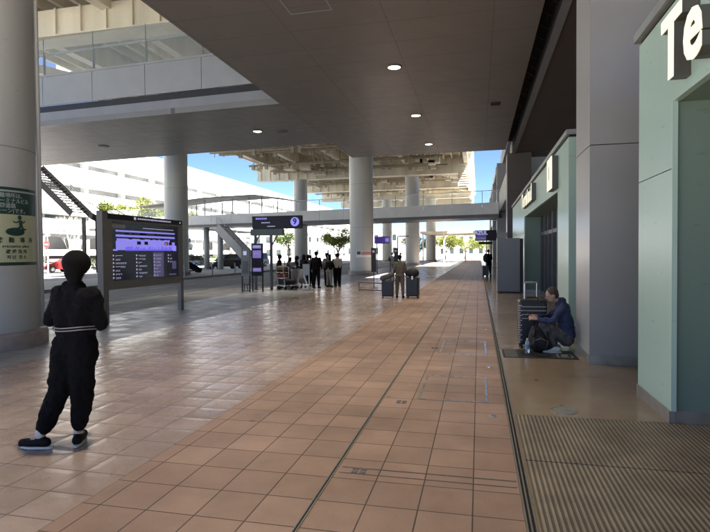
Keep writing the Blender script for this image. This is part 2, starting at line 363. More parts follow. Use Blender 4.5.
# bands of cross joint in the tiles
t = thing('cross_drain', 'thin double cross joint across the terracotta tiles near the foreground', 'floor joint', (0, 3.8, 0))
obj('joint_line', MB().box(-1.0, .25, 3.80, 3.812, .0006, .003), M['greyd'], t)
obj('joint_line', MB().box(-1.0, .25, 3.70, 3.708, .0006, .003), M['greyd'], t)
for (x, y, lb) in ((-.86, 3.76, 'small dark metal floor marker beside the slot drain on the cross joint'), (-.81, 5.6, 'small dark metal floor marker beside the slot drain beyond the first'), (-.72, 8.9, 'small dark floor marker in terracotta tiles far along the drain')):
    mb = MB()
    for dx in (-.03, .03):
        mb.box(x + dx - .022, x + dx + .022, y - .05, y - .012, .0008, .004); mb.box(x + dx - .022, x + dx + .022, y + .012, y + .05, .0008, .004)
    solo('floor_marker', mb, M['greyd'], lb, 'floor marker', 'metal floor markers')
def frame_mb(x0, x1, y0, y1, w, z=.004):
    return MB().box(x0, x1, y0, y0 + w, .0008, z).box(x0, x1, y1 - w, y1, .0008, z).box(x0, x0 + w, y0 + w, y1 - w, .0008, z).box(x1 - w, x1, y0 + w, y1 - w, .0008, z)
solo('inspection_hatch', frame_mb(-.66, .09, 5.75, 6.9, .022), M['steel'], 'steel framed rectangular hatch in the terracotta tiles, nearer of two', 'floor hatch')
solo('inspection_hatch', frame_mb(-.62, .12, 8.4, 9.7, .03), M['steel'], 'steel framed rectangular hatch in terracotta tiles opposite the squatting man', 'floor hatch')
for i, (x, y, lb) in enumerate(((.13, 5.3, 'small round steel floor stud nearest the viewer beside the double joint'), (.14, 7.55, 'small steel floor stud between the two framed hatches'), (.14, 11.2, 'small steel floor stud just beyond the farther hatch'), (.13, 14, 'small steel floor stud in tiles far along the joint'), (.13, 17, 'small steel floor stud in tiles farthest along the joint'))):
    solo('floor_stud', MB().lathe((x, y, 0), [(0, .006), (.032, .006), (.036, .0008)], 20), M['steel'], lb, 'floor stud', 'steel floor studs')
t = thing('manhole_cover', 'round steel drain cover in the brown floor before the grooved mats', 'drain cover', (.83, 5.62, 0))
obj('rim', MB().lathe((.83, 5.62, 0), [(.115, .001), (.115, .006), (.13, .006), (.13, .001)], 40), M['steel'], t)
obj('lid', MB().lathe((.83, 5.62, 0), [(0, .004), (.113, .004), (.113, .001)], 40), M['skirt'], t)
t = thing('floor_grate', 'dark floor grate with round and square inlays under the squatting man', 'floor grate', (.9, 8.6, 0))
obj('grate_plate', MB().box(.36, 1.44, 8.3, 9.0, .0008, .006), M['grate'], t)
mb = MB()
for k in range(9): mb.box(.39, .58, 8.34 + k * .07, 8.37 + k * .07, .006, .009)
obj('grate_bars', mb, M['gratel'], t)
obj('round_lid', MB().lathe((.86, 8.62, 0), [(0, .012), (.24, .012), (.24, .006)], 40), M['black'], t)
obj('square_inlay', frame_mb(1.16, 1.38, 8.4, 8.7, .02, .010).box(1.22, 1.32, 8.47, 8.63, .006, .010), M['gratel'], t)

# ------------------------------------------------------------------ ceiling
CZ = 7.1
mb = MB()
mb.prism([(-7.1, -2), (1.43, -2), (1.43, 29.85), (-7.1, 29.85)], CZ, CZ + .8)
struct('ceiling', mb, M['ceil'])
mb = MB().prism([(-46, 20.6), (-7.103, 18.45), (-7.103, 25.6), (-46, 29.2)], CZ, CZ + .22)
struct('ceiling_wing', mb, M['ceil2'])
struct('ceiling_rear_blocker', MB().box(-46, -7.103, -2, 3.6, CZ, CZ + .6), M['ceil2'])  # unseen roof added behind the view to darken the left column
# slot between ceiling and building
mb = MB().box(1.43, 1.78, -2, 30.2, CZ + .5, CZ + .6)
mb.box(1.781, 1.79, -2, 30.2, CZ - .05, CZ + .6)
struct('ceiling_slot', mb, M['void'])
y = 9; t = thing('cable_ladder', 'row of small dark metal brackets inside the black ceiling slot', 'cable ladder', (1.6, 9, CZ))
obj('side_rail', MB().box(1.435, 1.45, 9, 29.6, CZ + .3, CZ + .36), M['black'], t); obj('side_rail', MB().box(1.755, 1.77, 9, 29.6, CZ + .18, CZ + .24), M['black'], t)
while y < 29.2:
    obj('bracket', MB().beam((1.44, y, CZ + .33), (1.76, y + .32, CZ + .22), .03, .03), M['black'], t); y += .75
solo('edge_beam', MB().box(1.80, 2.0, -2, 32.4, CZ - .06, CZ + .6), M['grey'], 'long grey steel edge beam between the black ceiling slot and brown soffit', 'beam')
struct('inner_ceiling', MB().box(2.0, 6, -2, 32.6, CZ, CZ + .6), M['brown'])
mb = frame_mb(0, .9, 0, .9, .03, .0); 
t = frame_mb(-4.2, -3.2, 10.9, 11.7, .03)
t.v = [(x, y, CZ - (z + .002)) for x, y, z in t.v]
solo('ceiling_hatch', t, M['greyl'], 'thin pale square hatch outline in the dark ceiling at the top', 'ceiling hatch')
solo('ceiling_vent', MB().box(.45, .8, 20.3, 20.7, CZ - .02, CZ - .002), M['void'], 'small dark rectangular vent in the brown ceiling near the slot', 'vent')
for (x, y, lb) in ((-8.6, 22.6, 'flat round dark cap in the ceiling right of the lone left downlight'), (-18.4, 23.3, 'flat round dark cap in the pale ceiling wing above the stairs')):
    solo('round_vent', MB().lathe((x, y, CZ), [(0, -.03), (.24, -.03), (.27, -.002)], 28), M['greyd'], lb, 'vent')
dl = None
for (x, y, lb) in ((-2.42, 15.7, 'lit round ceiling downlight, nearest and largest of the row'), (-2.44, 21.4, 'lit round ceiling downlight, middle of the row of three'), (-2.46, 27.2, 'lit round ceiling downlight, farthest of the row near the ceiling edge'), (-9.65, 22.3, 'lit round ceiling downlight standing alone on the left wing of the ceiling'), (-2.4, 10, 'lit round ceiling downlight above the foreground, out past the top edge'), (-2.4, 4.3, 'lit round ceiling downlight straight above the nearest tiles')):
    if dl is None:
        t = thing('downlight', lb, 'ceiling light', (x, y, CZ), 'lit ceiling downlights'); dl = t
        obj('trim_ring', MB().lathe((x, y, CZ), [(.185, .0), (.185, -.03), (.225, -.03), (.235, -.002)], 32), M['greyd'], t, smooth=True)
        obj('lens', MB().lathe((x, y, CZ), [(0, -.035), (.12, -.03), (.184, -.012)], 32), M['bulb'], t, smooth=True)
    else:
        if lb is None: continue
        t = copy_tree(dl); t.location = (x, y, CZ); t['label'] = lb
for (x, y) in ((-2.42, 15.7), (-2.44, 21.4), (-2.46, 27.2), (-9.65, 22.3), (-2.4, 10), (-2.4, 4.3)):
    li = bpy.data.lights.new('downlight_lamp', 'SPOT'); li.energy = 190; li.color = (1, .87, .69); li.spot_size = R(84); li.spot_blend = .9; li.shadow_soft_size = .15
    lo = bpy.data.objects.new('downlight_lamp', li); lo.location = (x, y, CZ - .08); COL.objects.link(lo)

# ------------------------------------------------------------------ parapet walkway above the opening
t = thing('walkway_parapet', 'grey panelled parapet with glass rail along the upper walkway seen through the roof opening', 'parapet', (-12, 18.8, CZ))
def ly(x): return 18.45 + (x + 7.1) * -.0553
P = [(-46, ly(-46)), (-7.13, ly(-7.13))]
def strip(x0, x1, d0, d1, z0, z1):
    return [(x0, ly(x0) + d0), (x1, ly(x1) + d0), (x1, ly(x1) + d1), (x0, ly(x0) + d1)], z0, z1
obj('fascia', MB().prism(*strip(-46, -5.2, .0, .25, 7.323, 7.66)), M['grey'], t)
obj('shadow_gap', MB().prism(*strip(-46, -5.2, .12, .3, 7.66, 7.95)), M['black'], t)
xs = [-5.2 - .05]
while xs[-1] > -40: xs.append(xs[-1] - 2.55)
for a, b in zip(xs[:-1], xs[1:]):
    obj('parapet_panel', MB().prism(*strip(b + .012, a - .012, .02, .08, 7.95, 9.15)), M['greyl'], t)
    obj('glass_pane', MB().prism(*strip(b + .03, a - .03, .10, .112, 9.24, 10.75)), M['glass'], t)
    obj('rail_post', MB().prism(*strip(b - .03, b + .03, .12, .20, 9.2, 10.1)), M['grey'], t)
    obj('glass_clamp', MB().prism(*strip(b - .012, b + .012, .09, .118, 9.2, 10.8)), M['greyl'], t)
obj('sill_rail', MB().prism(*strip(-46, -5.2, -.02, .2, 9.15, 9.235)), M['greyl'], t)
obj('handrail', MB().prism(*strip(-46, -5.2, .12, .2, 10.1, 10.18)), M['grey'], t)
struct('walkway_floor', MB().prism(*strip(-46, -7.11, .3, 6.0, 7.73, 7.9)), M['kerb'])

# ------------------------------------------------------------------ columns
def column(x, y, top, lb, cat='column', r=.88, flare=False):
    t = thing('round_column', lb, cat, (x, y, 0), 'round pale columns carrying the elevated road')
    obj('shaft', MB().lathe((x, y, 0), [(r, .28), (r, top)], 72), M['column'], t, smooth=True)
    obj('plinth', MB().lathe((x, y, 0), [(r + .13, 0), (r + .13, .24), (r + .10, .28), (r, .285)], 72), M['colbase'], t)
    rg = MB()
    for z in (3.45, 6.6): rg.lathe((x, y, 0), [(r + .001, z), (r + .004, z), (r + .004, z + .02), (r + .001, z + .02)], 72)
    obj('seam_ring', rg, M['grey'], t)
    return t
c0 = column(-8.62, 7.68, 13.2, 'huge pale round column with green evacuation sign at the left edge')
# conduit pipe on the left column
obj('conduit', MB().tube((-8.62 + .93 * math.cos(R(33)), 7.68 + .93 * math.sin(R(33)), .3), (-8.62 + .93 * math.cos(R(33)), 7.68 + .93 * math.sin(R(33)), 13), .035), M['column'], c0, smooth=True)
cc = column(-8.45, 38.4, 13.2, 'thick pale round column in the centre with a faded red label')
column(-22.6, 36.6, 13.2, 'pale round column rising behind the information board')
column(-22.3, 65, 11.0, 'pale round column beyond the walkway bridge on the left, carrying the cream girder')
column(-8.1, 66.5, 11.0, 'pale round column beyond the walkway bridge, right of the central column')
column(-8.2, 94, 11.0, 'slim far pale round column left of the far right one')
column(-16, 94, 11.0, 'slim far pale round column, farther one seen through the gap behind the people')
# banding label on the central column
def wrap(mb, c, r, deg0, zc):
    """flat sheet in (x=arc, y=z) onto a cylinder wall"""
    out = []
    for x, y, z in mb.v:
        a = R(deg0) + x / r; rr = r + z
        out.append((c[0] + rr * math.cos(a), c[1] + rr * math.sin(a), zc + y))
    mb.v = out; return mb
def plate(w, h, d=.004, n=24, x0=None):
    mb = MB(); x0 = -w / 2 if x0 is None else x0
    for i in range(n):
        a, b = x0 + w * i / n, x0 + w * (i + 1) / n
        mb.add([(a, -h / 2, d), (b, -h / 2, d), (b, h / 2, d), (a, h / 2, d)], [(0, 1, 2, 3)])
    for (a, b) in ((x0, x0),(x0 + w, x0 + w)):
        mb.add([(a, -h / 2, 0), (a, h / 2, 0), (a, h / 2, d), (a, -h / 2, d)], [(0, 1, 2, 3)])
    return mb
C2 = (-8.45, 38.4)
lb2 = thing('column_label', 'faded red and white warning label wrapped on the central column', 'label', (-8.45, 38.4, 1.5))
obj('white_band', wrap(plate(1.3, .46, .004), C2, .88, -62, 1.52), M['whites'], lb2)
obj('red_band', wrap(plate(.95, .26, .009, x0=-.28), C2, .88, -62, 1.58), M['pinkred'], lb2)
obj('green_band', wrap(plate(.28, .24, .009, x0=-.6), C2, .88, -62, 1.6), M['green'], lb2)
# evacuation sign
C1 = (-8.62, 7.68); RC = .88; A0 = -7
sg = thing('evacuation_sign', 'green and pale yellow evacuation place sign with running figure on the left column', 'sign', (-8.62, 7.68, 2))
W = RC * R(64)
obj('sign_sheet', wrap(plate(W, 1.34, .006), C1, RC, A0, 2.10), M['paper'], sg)
obj('header_band', wrap(plate(W - .002, .46, .009), C1, RC, A0, 2.54), M['green'], sg)
obj('header_line', wrap(plate(W - .004, .03, .011), C1, RC, A0, 2.705), M['signt'], sg)
obj('bottom_band', wrap(plate(W - .002, .055, .009), C1, RC, A0, 1.465), M['green'], sg)
def arc_text(s, size, x, z, m, nm, **k):
    tm = text_mb(s, size, depth=.002, align=k.get('align', 'CENTER'), space=k.get('space', 1), offset=k.get('off', 0))
    tm.v = [(a + x, b, c + k.get('d', .011)) for a, b, c in tm.v]
    return obj(nm, wrap(tm, C1, RC, A0, z), m, sg)
for s, z in (('避難場所は、', 2.625), ('ターミナルビル', 2.535), ('外周道路', 2.45), ('(レーン)です。', 2.365)):
    arc_text(s, .088, -.36, z, M['signt'], 'header_text', align='LEFT', off=.001)
arc_text('避  難  場  所', .10, .0, 1.865, M['green'], 'sign_text', space=1.25, off=.0015, d=.014)
arc_text('evacuation place', .066, .0, 1.765, M['green'], 'sign_text', space=1.1, off=.001)
arc_text('避难场所', .082, .0, 1.67, M['green'], 'sign_text', space=1.5, off=.001)
arc_text('피난 장소', .075, .0, 1.575, M['green'], 'sign_text', space=1.4, off=.001)
ic = MB()
for i in range(24):
    a_, b_ = -1 + i / 12, -1 + (i + 1) / 12; ha, hb = .07 * math.sqrt(max(0, 1 - a_ * a_)), .07 * math.sqrt(max(0, 1 - b_ * b_))
    ic.add([(.17 * a_ - .02, -ha - .11, .013), (.17 * b_ - .02, -hb - .11, .013), (.17 * b_ - .02, hb - .11, .013), (.17 * a_ - .02, ha - .11, .013)], [(0, 1, 2, 3)])
def limb(p, q, w0, w1):
    p, q = Vector((*p, 0)), Vector((*q, 0)); d = (q - p).normalized(); s = Vector((-d.y, d.x, 0))
    ic.add([p + s * w0 + Vector((0, 0, .014)), q + s * w1 + Vector((0, 0, .014)), q - s * w1 + Vector((0, 0, .014)), p - s * w0 + Vector((0, 0, .014))], [(0, 1, 2, 3)])
ic.add([(.045 * math.cos(2 * math.pi * i / 16) * .8 + .05, .04 * math.sin(2 * math.pi * i / 16) + .135, .014) for i in range(16)], [tuple(range(16))])
limb((.055, .09), (.075, -.02), .034, .028); limb((.055, .08), (-.02, .045), .014, .011); limb((-.02, .045), (-.07, .065), .011, .01)
limb((.06, .08), (.12, .045), .014, .011); limb((.12, .045), (.155, .08), .011, .01)
limb((.07, -.01), (.01, -.06), .02, .016); limb((.01, -.06), (.02, -.12), .016, .012); limb((.08, -.01), (.12, -.07), .02, .016); limb((.12, -.07), (.18, -.065), .015, .012)
ic.v = [(x, y, z + (.006 if z > .0135 else 0)) for x, y, z in ic.v]
obj('running_icon', wrap(ic, C1, RC, A0, 2.125), M['green'], sg)

# ------------------------------------------------------------------ elevated road deck
DZ = 13.2
t = thing('elevated_deck', 'cream steel elevated road deck with girders and pipes high over the road', 'elevated road', (-14, 40, 13))
obj('deck_slab', MB().box(-24.4, -.6, -5, 31, DZ, DZ + .7).box(-28, -.6, 31.002, 112, DZ, DZ + .7), M['creamd'], t)
for gy in (7.9, 20, 36.8, 65, 79, 94, 108):
    zb = 11.0; zt = 12.2 if gy == 20 else DZ - .002
    # web with its ribs: one folded outline, extruded upwards
    xl = -28 if gy > 31 else -24.4
    pl = [(xl, gy + .45), (xl, gy - .45)]
    x = xl + .5
    while x < -1.2: pl += [(x - .03, gy - .45), (x - .03, gy - .56), (x + .03, gy - .56), (x + .03, gy - .45)]; x += 1.25
    pl += [(-.9, gy - .45), (-.9, gy + .45)]
    obj('cross_girder', MB().prism(pl, zb + .06, zt), M['cream'], t)
    obj('girder_flange', MB().box(xl - .05, -.85, gy - .6, gy + .6, zb, zb + .06), M['cream'], t)
for x in (-24.1, -20.3, -15.2, -8.2, -1.4): obj('main_beam', MB().box(x - .25, x + .25, -5 if x > -24 else 31.1, 111, 11.9, DZ - .003), M['cream'], t)
mb = MB(); x = -26.8
while x < -1.8:
    mb.box(x - .09, x + .09, -5 if x > -24.3 else 31.2, 111, 12.75, DZ - .004); x += .95
obj('deck_ribs', mb, M['cream'], t)
mb = MB(); rnd = random.Random(3)
for gy in (33, 43, 47.5, 56.5, 60.5, 71, 74, 86, 100):
    for k in range(2):
        z = 11.9 + rnd.random() * .6 - .5; y = gy + k * .8; mb = MB()
        x0 = -27 + rnd.random() * 4; x1 = -2 - rnd.random() * 5
        mb.tube((x0, y, z), (x1, y, z), .07 + .08 * rnd.random(), n=8)
        x = x0 + .5
        while x < x1:
            if rnd.random() < .75: mb.box(x - .03, x + .03, y - .03, y + .03, z - .12 - rnd.random() * .35, DZ)
            if rnd.random() < .25: mb.box(x - .16, x + .16, y - .16, y + .16, z - .45, z + .1)
            x += .55 + rnd.random() * .5
        obj('service_pipe', mb, M['pipe'], t)
mb = MB()
for gy in (33.5, 45, 58.5, 62.3, 72.5, 76, 84, 90):
    for k in range(9):
        x = -26 + rnd.random() * 23; w = .3 + rnd.random() * 1.1
        z = 11.2 + rnd.random() * 1.0; mb = MB()
        mb.box(x, x + w, gy, gy + .5 + rnd.random() * .8, z, z + .35 + rnd.random() * .6)
        mb.box(x + .05, x + .12, gy + .1, gy + .16, z, DZ); mb.box(x + w - .12, x + w - .05, gy + .1, gy + .16, z, DZ)
        obj('duct_box', mb, M['cream2'], t)
for (x0, y0, x1, y1) in ((-26, 22, -20, 34), (-24, 40, -9, 48), (-6, 68, -3, 76), (-20, 67, -10, 77), (-5, 82, -2, 92), (-14, 10, -9.5, 19), (-24, 8, -16, 18)):
    obj('diagonal_duct', MB().beam((x0, y0, 12.1), (x1, y1, 12.1), .6, .5), M['cream2'], t)
mb = MB()
for k in range(14): mb.box(-2.2, -.7, 62.6 + 0.02 * k, 62.9 + 0.02 * k, 9.3 + k * .27, 9.42 + k * .27)
mb.box(-2.3, -2.2, 62.6, 63.2, 9.2, 13.1)
obj('louvre_stack', mb, M['cream'], t)
mb = MB()
mb.box(-28.1, -27.95, 31, 112, DZ + .1, DZ + 1.5)
mb.box(-24.5, -24.35, -5, 31, DZ + .1, DZ + 1.5)
obj('deck_parapet', mb, M['white'], t)

# ------------------------------------------------------------------ walkway bridge
BA, BB = Vector((-44, 52.9, 0)), Vector((1.6, 44.6, 0))
bd = (BB - BA).normalized(); bn = Vector((-bd.y, bd.x, 0))
def bp(s, n, z): p = BA + bd * s + bn * n; return Vector((p.x, p.y, z))
BL = (BB - BA).length
def bslab(s0, s1, n0, n1, z0, z1):
    m_ = MB(); q = [bp(s0, n0, 0), bp(s1, n0, 0), bp(s1, n1, 0), bp(s0, n1, 0)]
    return m_.prism([(p.x, p.y) for p in q], z0, z1)
t = thing('walkway_bridge', 'pale grey panelled pedestrian bridge with glass rail crossing the road', 'bridge', (-20, 48.5, 4.4))
obj('bridge_deck', bslab(0, BL, .1, 3.6, 4.4, 4.72), M['ceil2'], t)
obj('dark_edge', bslab(0, BL, .03, .1, 4.44, 4.66), M['greyd'], t)
s = .0; k = 0
while s < BL - .2:
    e = min(s + 2.5, BL)
    for n0 in (0, 3.55):
        obj('side_panel', bslab(s + .015, e - .015, n0, n0 + .06, 4.68, 5.56), M['bridge'], t)
    obj('glass_pane', bslab(s + .04, e - .04, .03, .042, 5.62, 6.5), M['glass'], t)
    obj('rail_post', MB().beam(bp(s, .06, 5.5), bp(s, .06, 6.62), .05, .05), M['grey'], t)
    s += 2.5
obj('handrail', MB().beam(bp(0, .06, 6.6), bp(BL, .06, 6.6), .06, .06), M['bridge'], t)
obj('sill', bslab(0, BL, -.02, .12, 5.56, 5.62), M['bridge'], t)
for (s_, lab) in ((15.6, 1), (17.4, 1), (5, 1)):
    p = bp(s_, 1.6, 0); obj('bridge_leg', MB().tube((p.x, p.y, 0), (p.x, p.y, 4.4), .3, n=24), M['column'], t, smooth=True)
# roof over the left half of the bridge
t = thing('bridge_canopy', 'low dark metal canopy on thin posts above the left half of the bridge', 'canopy', (-24, 50, 5))
pts = [bp(8, -.4, 6.95), bp(17, -.4, 7.42), bp(23, -.4, 7.42), bp(26, -.4, 6.95), bp(26, -.4, 6.87), bp(22.9, -.4, 7.3), bp(17, -.4, 7.3), bp(8, -.4, 6.83)]
obj('canopy_roof', MB().prof(pts, (0, 0, 0), bn * 3.6), M['canop'], t)
mb = MB()
for s_ in (13, 16.5, 20, 23.5): obj('canopy_post', MB().beam(bp(s_, .3, 5.6), bp(s_, .3, 7.2), .09, .09), M['canop'], t); obj('canopy_post', MB().beam(bp(s_, 3.2, 4.75), bp(s_, 3.2, 7.2), .09, .09), M['canop'], t)
obj('canopy_beam', MB().beam(bp(9, .3, 6.75), bp(22, .3, 7.1), .1, .14), M['redm'] if False else M['grey'], t)

# stair from bridge, descending right, with solid grey sides
def stair(name, label, a, b, width_vec, steps, smat, rmat, solid=False, rail=1.0, closed_side=.35, landing=None):
    a, b, w = Vector(a), Vector(b), Vector(width_vec)
    t = thing(name, label, 'staircase', (a.x, a.y, 0))
    mb = MB()
    for i in range(steps):
        p = a.lerp(b, (i + .5) / steps); d = (b - a) / steps; h = Vector((d.x, d.y, 0)) * .5
        mb.obox(p + w / 2, h * 1.05, w / 2, Vector((0, 0, .03)))
    obj('treads', mb, smat, t)
    for o_ in (Vector((0, 0, 0)), w):
        obj('stringer', MB().beam(a + o_ + Vector((0, 0, -.05)), b + o_ + Vector((0, 0, -.05)), .08, closed_side), smat, t)
        mb = MB()
        for zz in (rail, rail * .75, rail * .5, rail * .25): mb.tube(a + o_ + Vector((0, 0, zz)), b + o_ + Vector((0, 0, zz)), .025 if zz == rail else .012, n=6)
        k = max(2, int((b - a).length / 1.3))
        for i in range(k + 1):
            p = a.lerp(b, i / k) + o_; mb.tube(p, p + Vector((0, 0, rail)), .025, n=6)
        obj('railing', mb, rmat, t)
    return t
stair('covered_stair', 'grey sided stair dropping from the bridge towards the bus stop signs', bp(18.4, -.2, 4.4), (-20.9, 47.6, .2), (0, 1.6, 0), 22, M['grey'], M['greyl'], closed_side=.9)
# big open stair on the left
st = stair('open_stair', 'large dark open tread staircase descending from upper left to the island', (-40.4, 40.1, 10.0), (-35.1, 40.1, 5.35), (0, 2.4, 0), 17, M['stairm'], M['stairm'], closed_side=.55)
obj('landing', MB().box(-35.1, -33.3, 42.45, 42.55, 5.0, 5.3), M['stairm'], st)
s2 = [(-33.3, 40.1, 5.25), (-23.9, 40.1, .1)]
mb = MB(); a, b = Vector(s2[0]), Vector(s2[1])
for i in range(28):
    p = a.lerp(b, (i + .5) / 28); mb.box(p.x - .2, p.x + .2, 40.1, 42.5, p.z - .03, p.z + .03)
obj('lower_treads', mb, M['stairm'], st)
for yy in (40.1, 42.5):
    obj('lower_stringer', MB().beam((a.x, yy, a.z - .05), (b.x, yy, b.z - .05), .08, .5), M['stairm'], st)
    mb = MB()
    for zz in (1, .75, .5, .25): mb.tube((a.x, yy, a.z + zz), (b.x, yy, b.z + zz), .03 if zz == 1 else .015, n=6)
    for i in range(9):
        p = a.lerp(b, i / 8); mb.tube((p.x, yy, p.z), (p.x, yy, p.z + 1), .025, n=6)
    for i in range(3): mb.tube((-35.1 + i * .9, yy, 5.3), (-35.1 + i * .9, yy, 6.35), .025, n=6)
    mb.tube((-35.1, yy, 6.35), (-33.3, yy, 6.3), .03, n=6)
    obj('lower_railing', mb, M['stairm'], st)
for x in (-34.9, -33.5):
    obj('support_post', MB().box(x - .1, x + .1, 41.2, 41.5, 0, 5.0), M['stairm'], st)
obj('upper_landing', MB().box(-46, -40.4, 40.0, 42.6, 9.7, 10.0), M['stairm'], st)

# ------------------------------------------------------------------ white building on the left
t = thing('parking_building', 'long white multi storey parking building with grey open level slots on the left', 'building', (-62, 120, 0))
X0, X1, Y0, Y1 = -60, -95, 15, 262
def band(nm, z0, z1, m, x=X0, y0=Y0, y1=Y1): return obj(nm, MB().box(X1, x, y0, y1, z0, z1), m, t)
band('parapet_band', 16.2, 19.9, M['white']); band('parapet_band', 12.4, 15.0, M['white'], X0 + .3); band('parapet_band', 7.6, 11.2, M['white'], X0 + .6); band('parapet_band', 5.2, 7.0, M['white'], X0 + .2)
band('open_level', 15.0, 16.2, M['gap'], X0 - 2.2); band('open_level', 11.2, 12.4, M['gap'], X0 - 2.2); band('open_level', 7.0, 7.6, M['gap'], X0 - 2)
band('open_level', 0, 5.2, M['greyd'], X0 - 2.8)
y = Y0 + 4
while y < Y1: obj('storey_column', MB().box(X0 - 2.15, X0 - 1.2, y, y + .7, 0, 16.2), M['white'], t); y += 9
band('sloped_roof', 19.9, 20.4, M['greyl'], X0 - .4)
band('lower_band', 1.6, 2.5, M['white'], X0 + .4); band('lower_band', -.1, .45, M['kerb'], X0 + .4)
y = Y0
while y < Y1:
    obj('wall_pier', MB().box(X0 - 1, X0 + .38, y, y + .8, .45, 1.598), M['white'], t); obj('wall_pier', MB().box(X0 - 1, X0 + .38, y, y + .8, 2.502, 5.2), M['white'], t); y += 9
# flyover ramp wedge in front
t = thing('ramp_structure', 'long pale canopy edge with arched dark openings below on the far left', 'canopy', (-52, 60, 4))
obj('canopy_fascia', MB().box(-57, -52, 30, 150, 4.35, 5.0), M['greyl'], t)
for y in range(36, 150, 10):
    pr = []
    for i in range(13):
        a = math.pi * i / 12; pr.append((-52.3, y + 4.6 * math.cos(a), 3.0 + 1.1 * math.sin(a)))
    pts = [(-52.3, y + 5, 4.35)] + pr + [(-52.3, y - 5, 4.35)]
    obj('arched_bracket', MB().prof(pts, (0, 0, 0), (-.25, 0, 0)), M['greyl'], t)
    obj('canopy_post', MB().tube((-52.4, y + 5, 0), (-52.4, y + 5, 4.35), .16, n=12), M['white'], t)
# white office blocks beyond
def block(label, x0, x1, y0, y1, h, floors, m, w=1.6, ww=1.1, gap=2.6):
    t = thing('office_building', label, 'building', ((x0 + x1) / 2, y0, 0), 'pale buildings beyond the road')
    obj('wall', MB().box(x0, x1, y0, y1, -.1, h), m, t)
    obj('roof_edge', MB().box(x0 - .2, x1 + .2, y0 - .2, y1 + .2, h, h + .35), M['kerb'], t)
    fh = h / floors
    for i in range(floors):
        x = x0 + 1
        while x + ww < x1 - .5:
            obj('window', MB().box(x, x + ww, y0 - .05, y0 + .2, fh * i + fh * .35, fh * i + fh * .82), M['dglass'], t); x += gap
        y = y0 + 1
        while y < y1 - 2: obj('window', MB().box(x1 - .2, x1 + .05, y, y + 1.8, fh * i + fh * .35, fh * i + fh * .82), M['dglass'], t); y += 3.2
    return t
block('low white building far behind the bus stop signs', -58, -40, 118, 150, 6.2, 2, M['white'])
block('pale building with dark windows far behind the crowd', -38, -20, 150, 180, 7.5, 2, M['white'])
block('wide cream building at the far end of the walkway', -14, 10, 150, 180, 6.5, 2, M['white'])

# far canopy at the end of walkway
t = thing('far_canopy', 'pale arched canopy on slim posts at the far end of the walkway', 'canopy', (-4, 86, 4))
obj('roof_slab', MB().box(-9, 1.4, 84, 96, 4.55, 4.9), M['cream'], t)
for x in (-8.6, -5.3, -2.0, 1.2):
    obj('post', MB().box(x - .09, x + .09, 84.2, 84.4, 0, 4.55), M['cream'], t)
for x in (-6.95, -3.65, -.4):
    pts = []
    for i in range(13):
        a = math.pi * i / 12; pts.append((x + 1.55 * math.cos(a), 84.15, 3.6 + .8 * math.sin(a)))
    for i in range(12, -1, -1):
        a = math.pi * i / 12; pts.append((x + 1.6 * math.cos(a), 84.15, 3.68 + .85 * math.sin(a)))
    obj('arch_brace', MB().prof(pts, (0, 0, 0), (0, .12, 0)), M['cream'], t)

# ------------------------------------------------------------------ terminal building side
def pillar(x0, x1, y0, y1, h, label, faceL, faceF, joint):
    t = thing('square_pillar', label, 'pillar', ((x0 + x1) / 2, y0, 0))
    obj('core', MB().box(x0 + .012, x1, y0 + .012, y1 - .01, 0, h), M['void'], t)
    for (z0, z1) in ((.13, joint - .006), (joint + .006, h)):
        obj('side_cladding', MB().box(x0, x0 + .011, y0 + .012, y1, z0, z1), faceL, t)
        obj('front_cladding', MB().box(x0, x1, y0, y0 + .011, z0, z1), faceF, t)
    obj('skirting', MB().box(x0 - .012, x0 + .011, y0 - .012, y1, 0, .13).box(x0 + .011, x1, y0 - .012, y0 + .011, 0, .13), M['skirt'], t)
    return t
pillar(1.52, 4.2, 8.02, 9.08, 7.098, 'big grey panelled square pillar between the two mint kiosks', M['pillar_lit'], M['pillar'], 3.08)
pillar(1.56, 2.85, 30.9, 32.2, 7.09, 'dark brown grey square pillar behind the far end of the second mint kiosk', M['grey'], M['brown'], 5.0)  # front face coloured darker to stand in for its shade
pillar(1.50, 2.6, 46, 47.2, 8.99, 'grey square pillar on the building line where the bridge meets it', M['grey'], M['pillar'], 5.0)
pillar(1.50, 2.6, 60, 61.2, 8.99, 'grey square pillar on the building line beyond the bridge', M['greyl'], M['pillar'], 5.0)
pillar(1.50, 2.6, 76, 77.2, 8.99, 'farthest grey square pillar on the building line', M['greyl'], M['pillar'], 5.0)
t = thing('terminal_building', 'tall terminal building wall with windows along the right side', 'building', (5, 30, 0))
obj('wall', MB().box(5.0, 25, -2, 33, -.1, 20).box(5.0, 25, 33.002, 52, -.1, 20).box(5.0, 25, 52.002, 100, -.1, 9), M['brown'], t)  # unseen wall heights stepped to block sun nearby and admit it farther on
obj('upper_wall', MB().box(2.62, 4.99, 33, 52, 7.9, 20), M['greyl'], t)
obj('far_wall', MB().box(2.62, 4.99, 52.01, 100, 7.9, 9), M['greyl'], t)
obj('mid_band', MB().box(1.66, 2.58, 33.0, 100, 4.9, 6.5), M['greyl'], t)
obj('upper_band', MB().box(2.0, 2.6, 33.0, 52, 9.2, 10.4), M['grey'], t)
obj('roof_edge', MB().box(1.6, 25, 52.02, 100, 9.0, 9.6), M['greyl'], t)
for y in range(36, 98, 6): obj('window', MB().box(4.9, 4.99, y, y + 4.4, 2.2, 6.9), M['dglass'], t)
obj('clerestory_window', MB().box(2.9, 4.6, 33.0, 33.05, 6.0, 7.85), mat('sky_pale_glass', (.6, .7, .75), .1, spec=.9), t)  # pale base colour imitates sky reflected in the panes

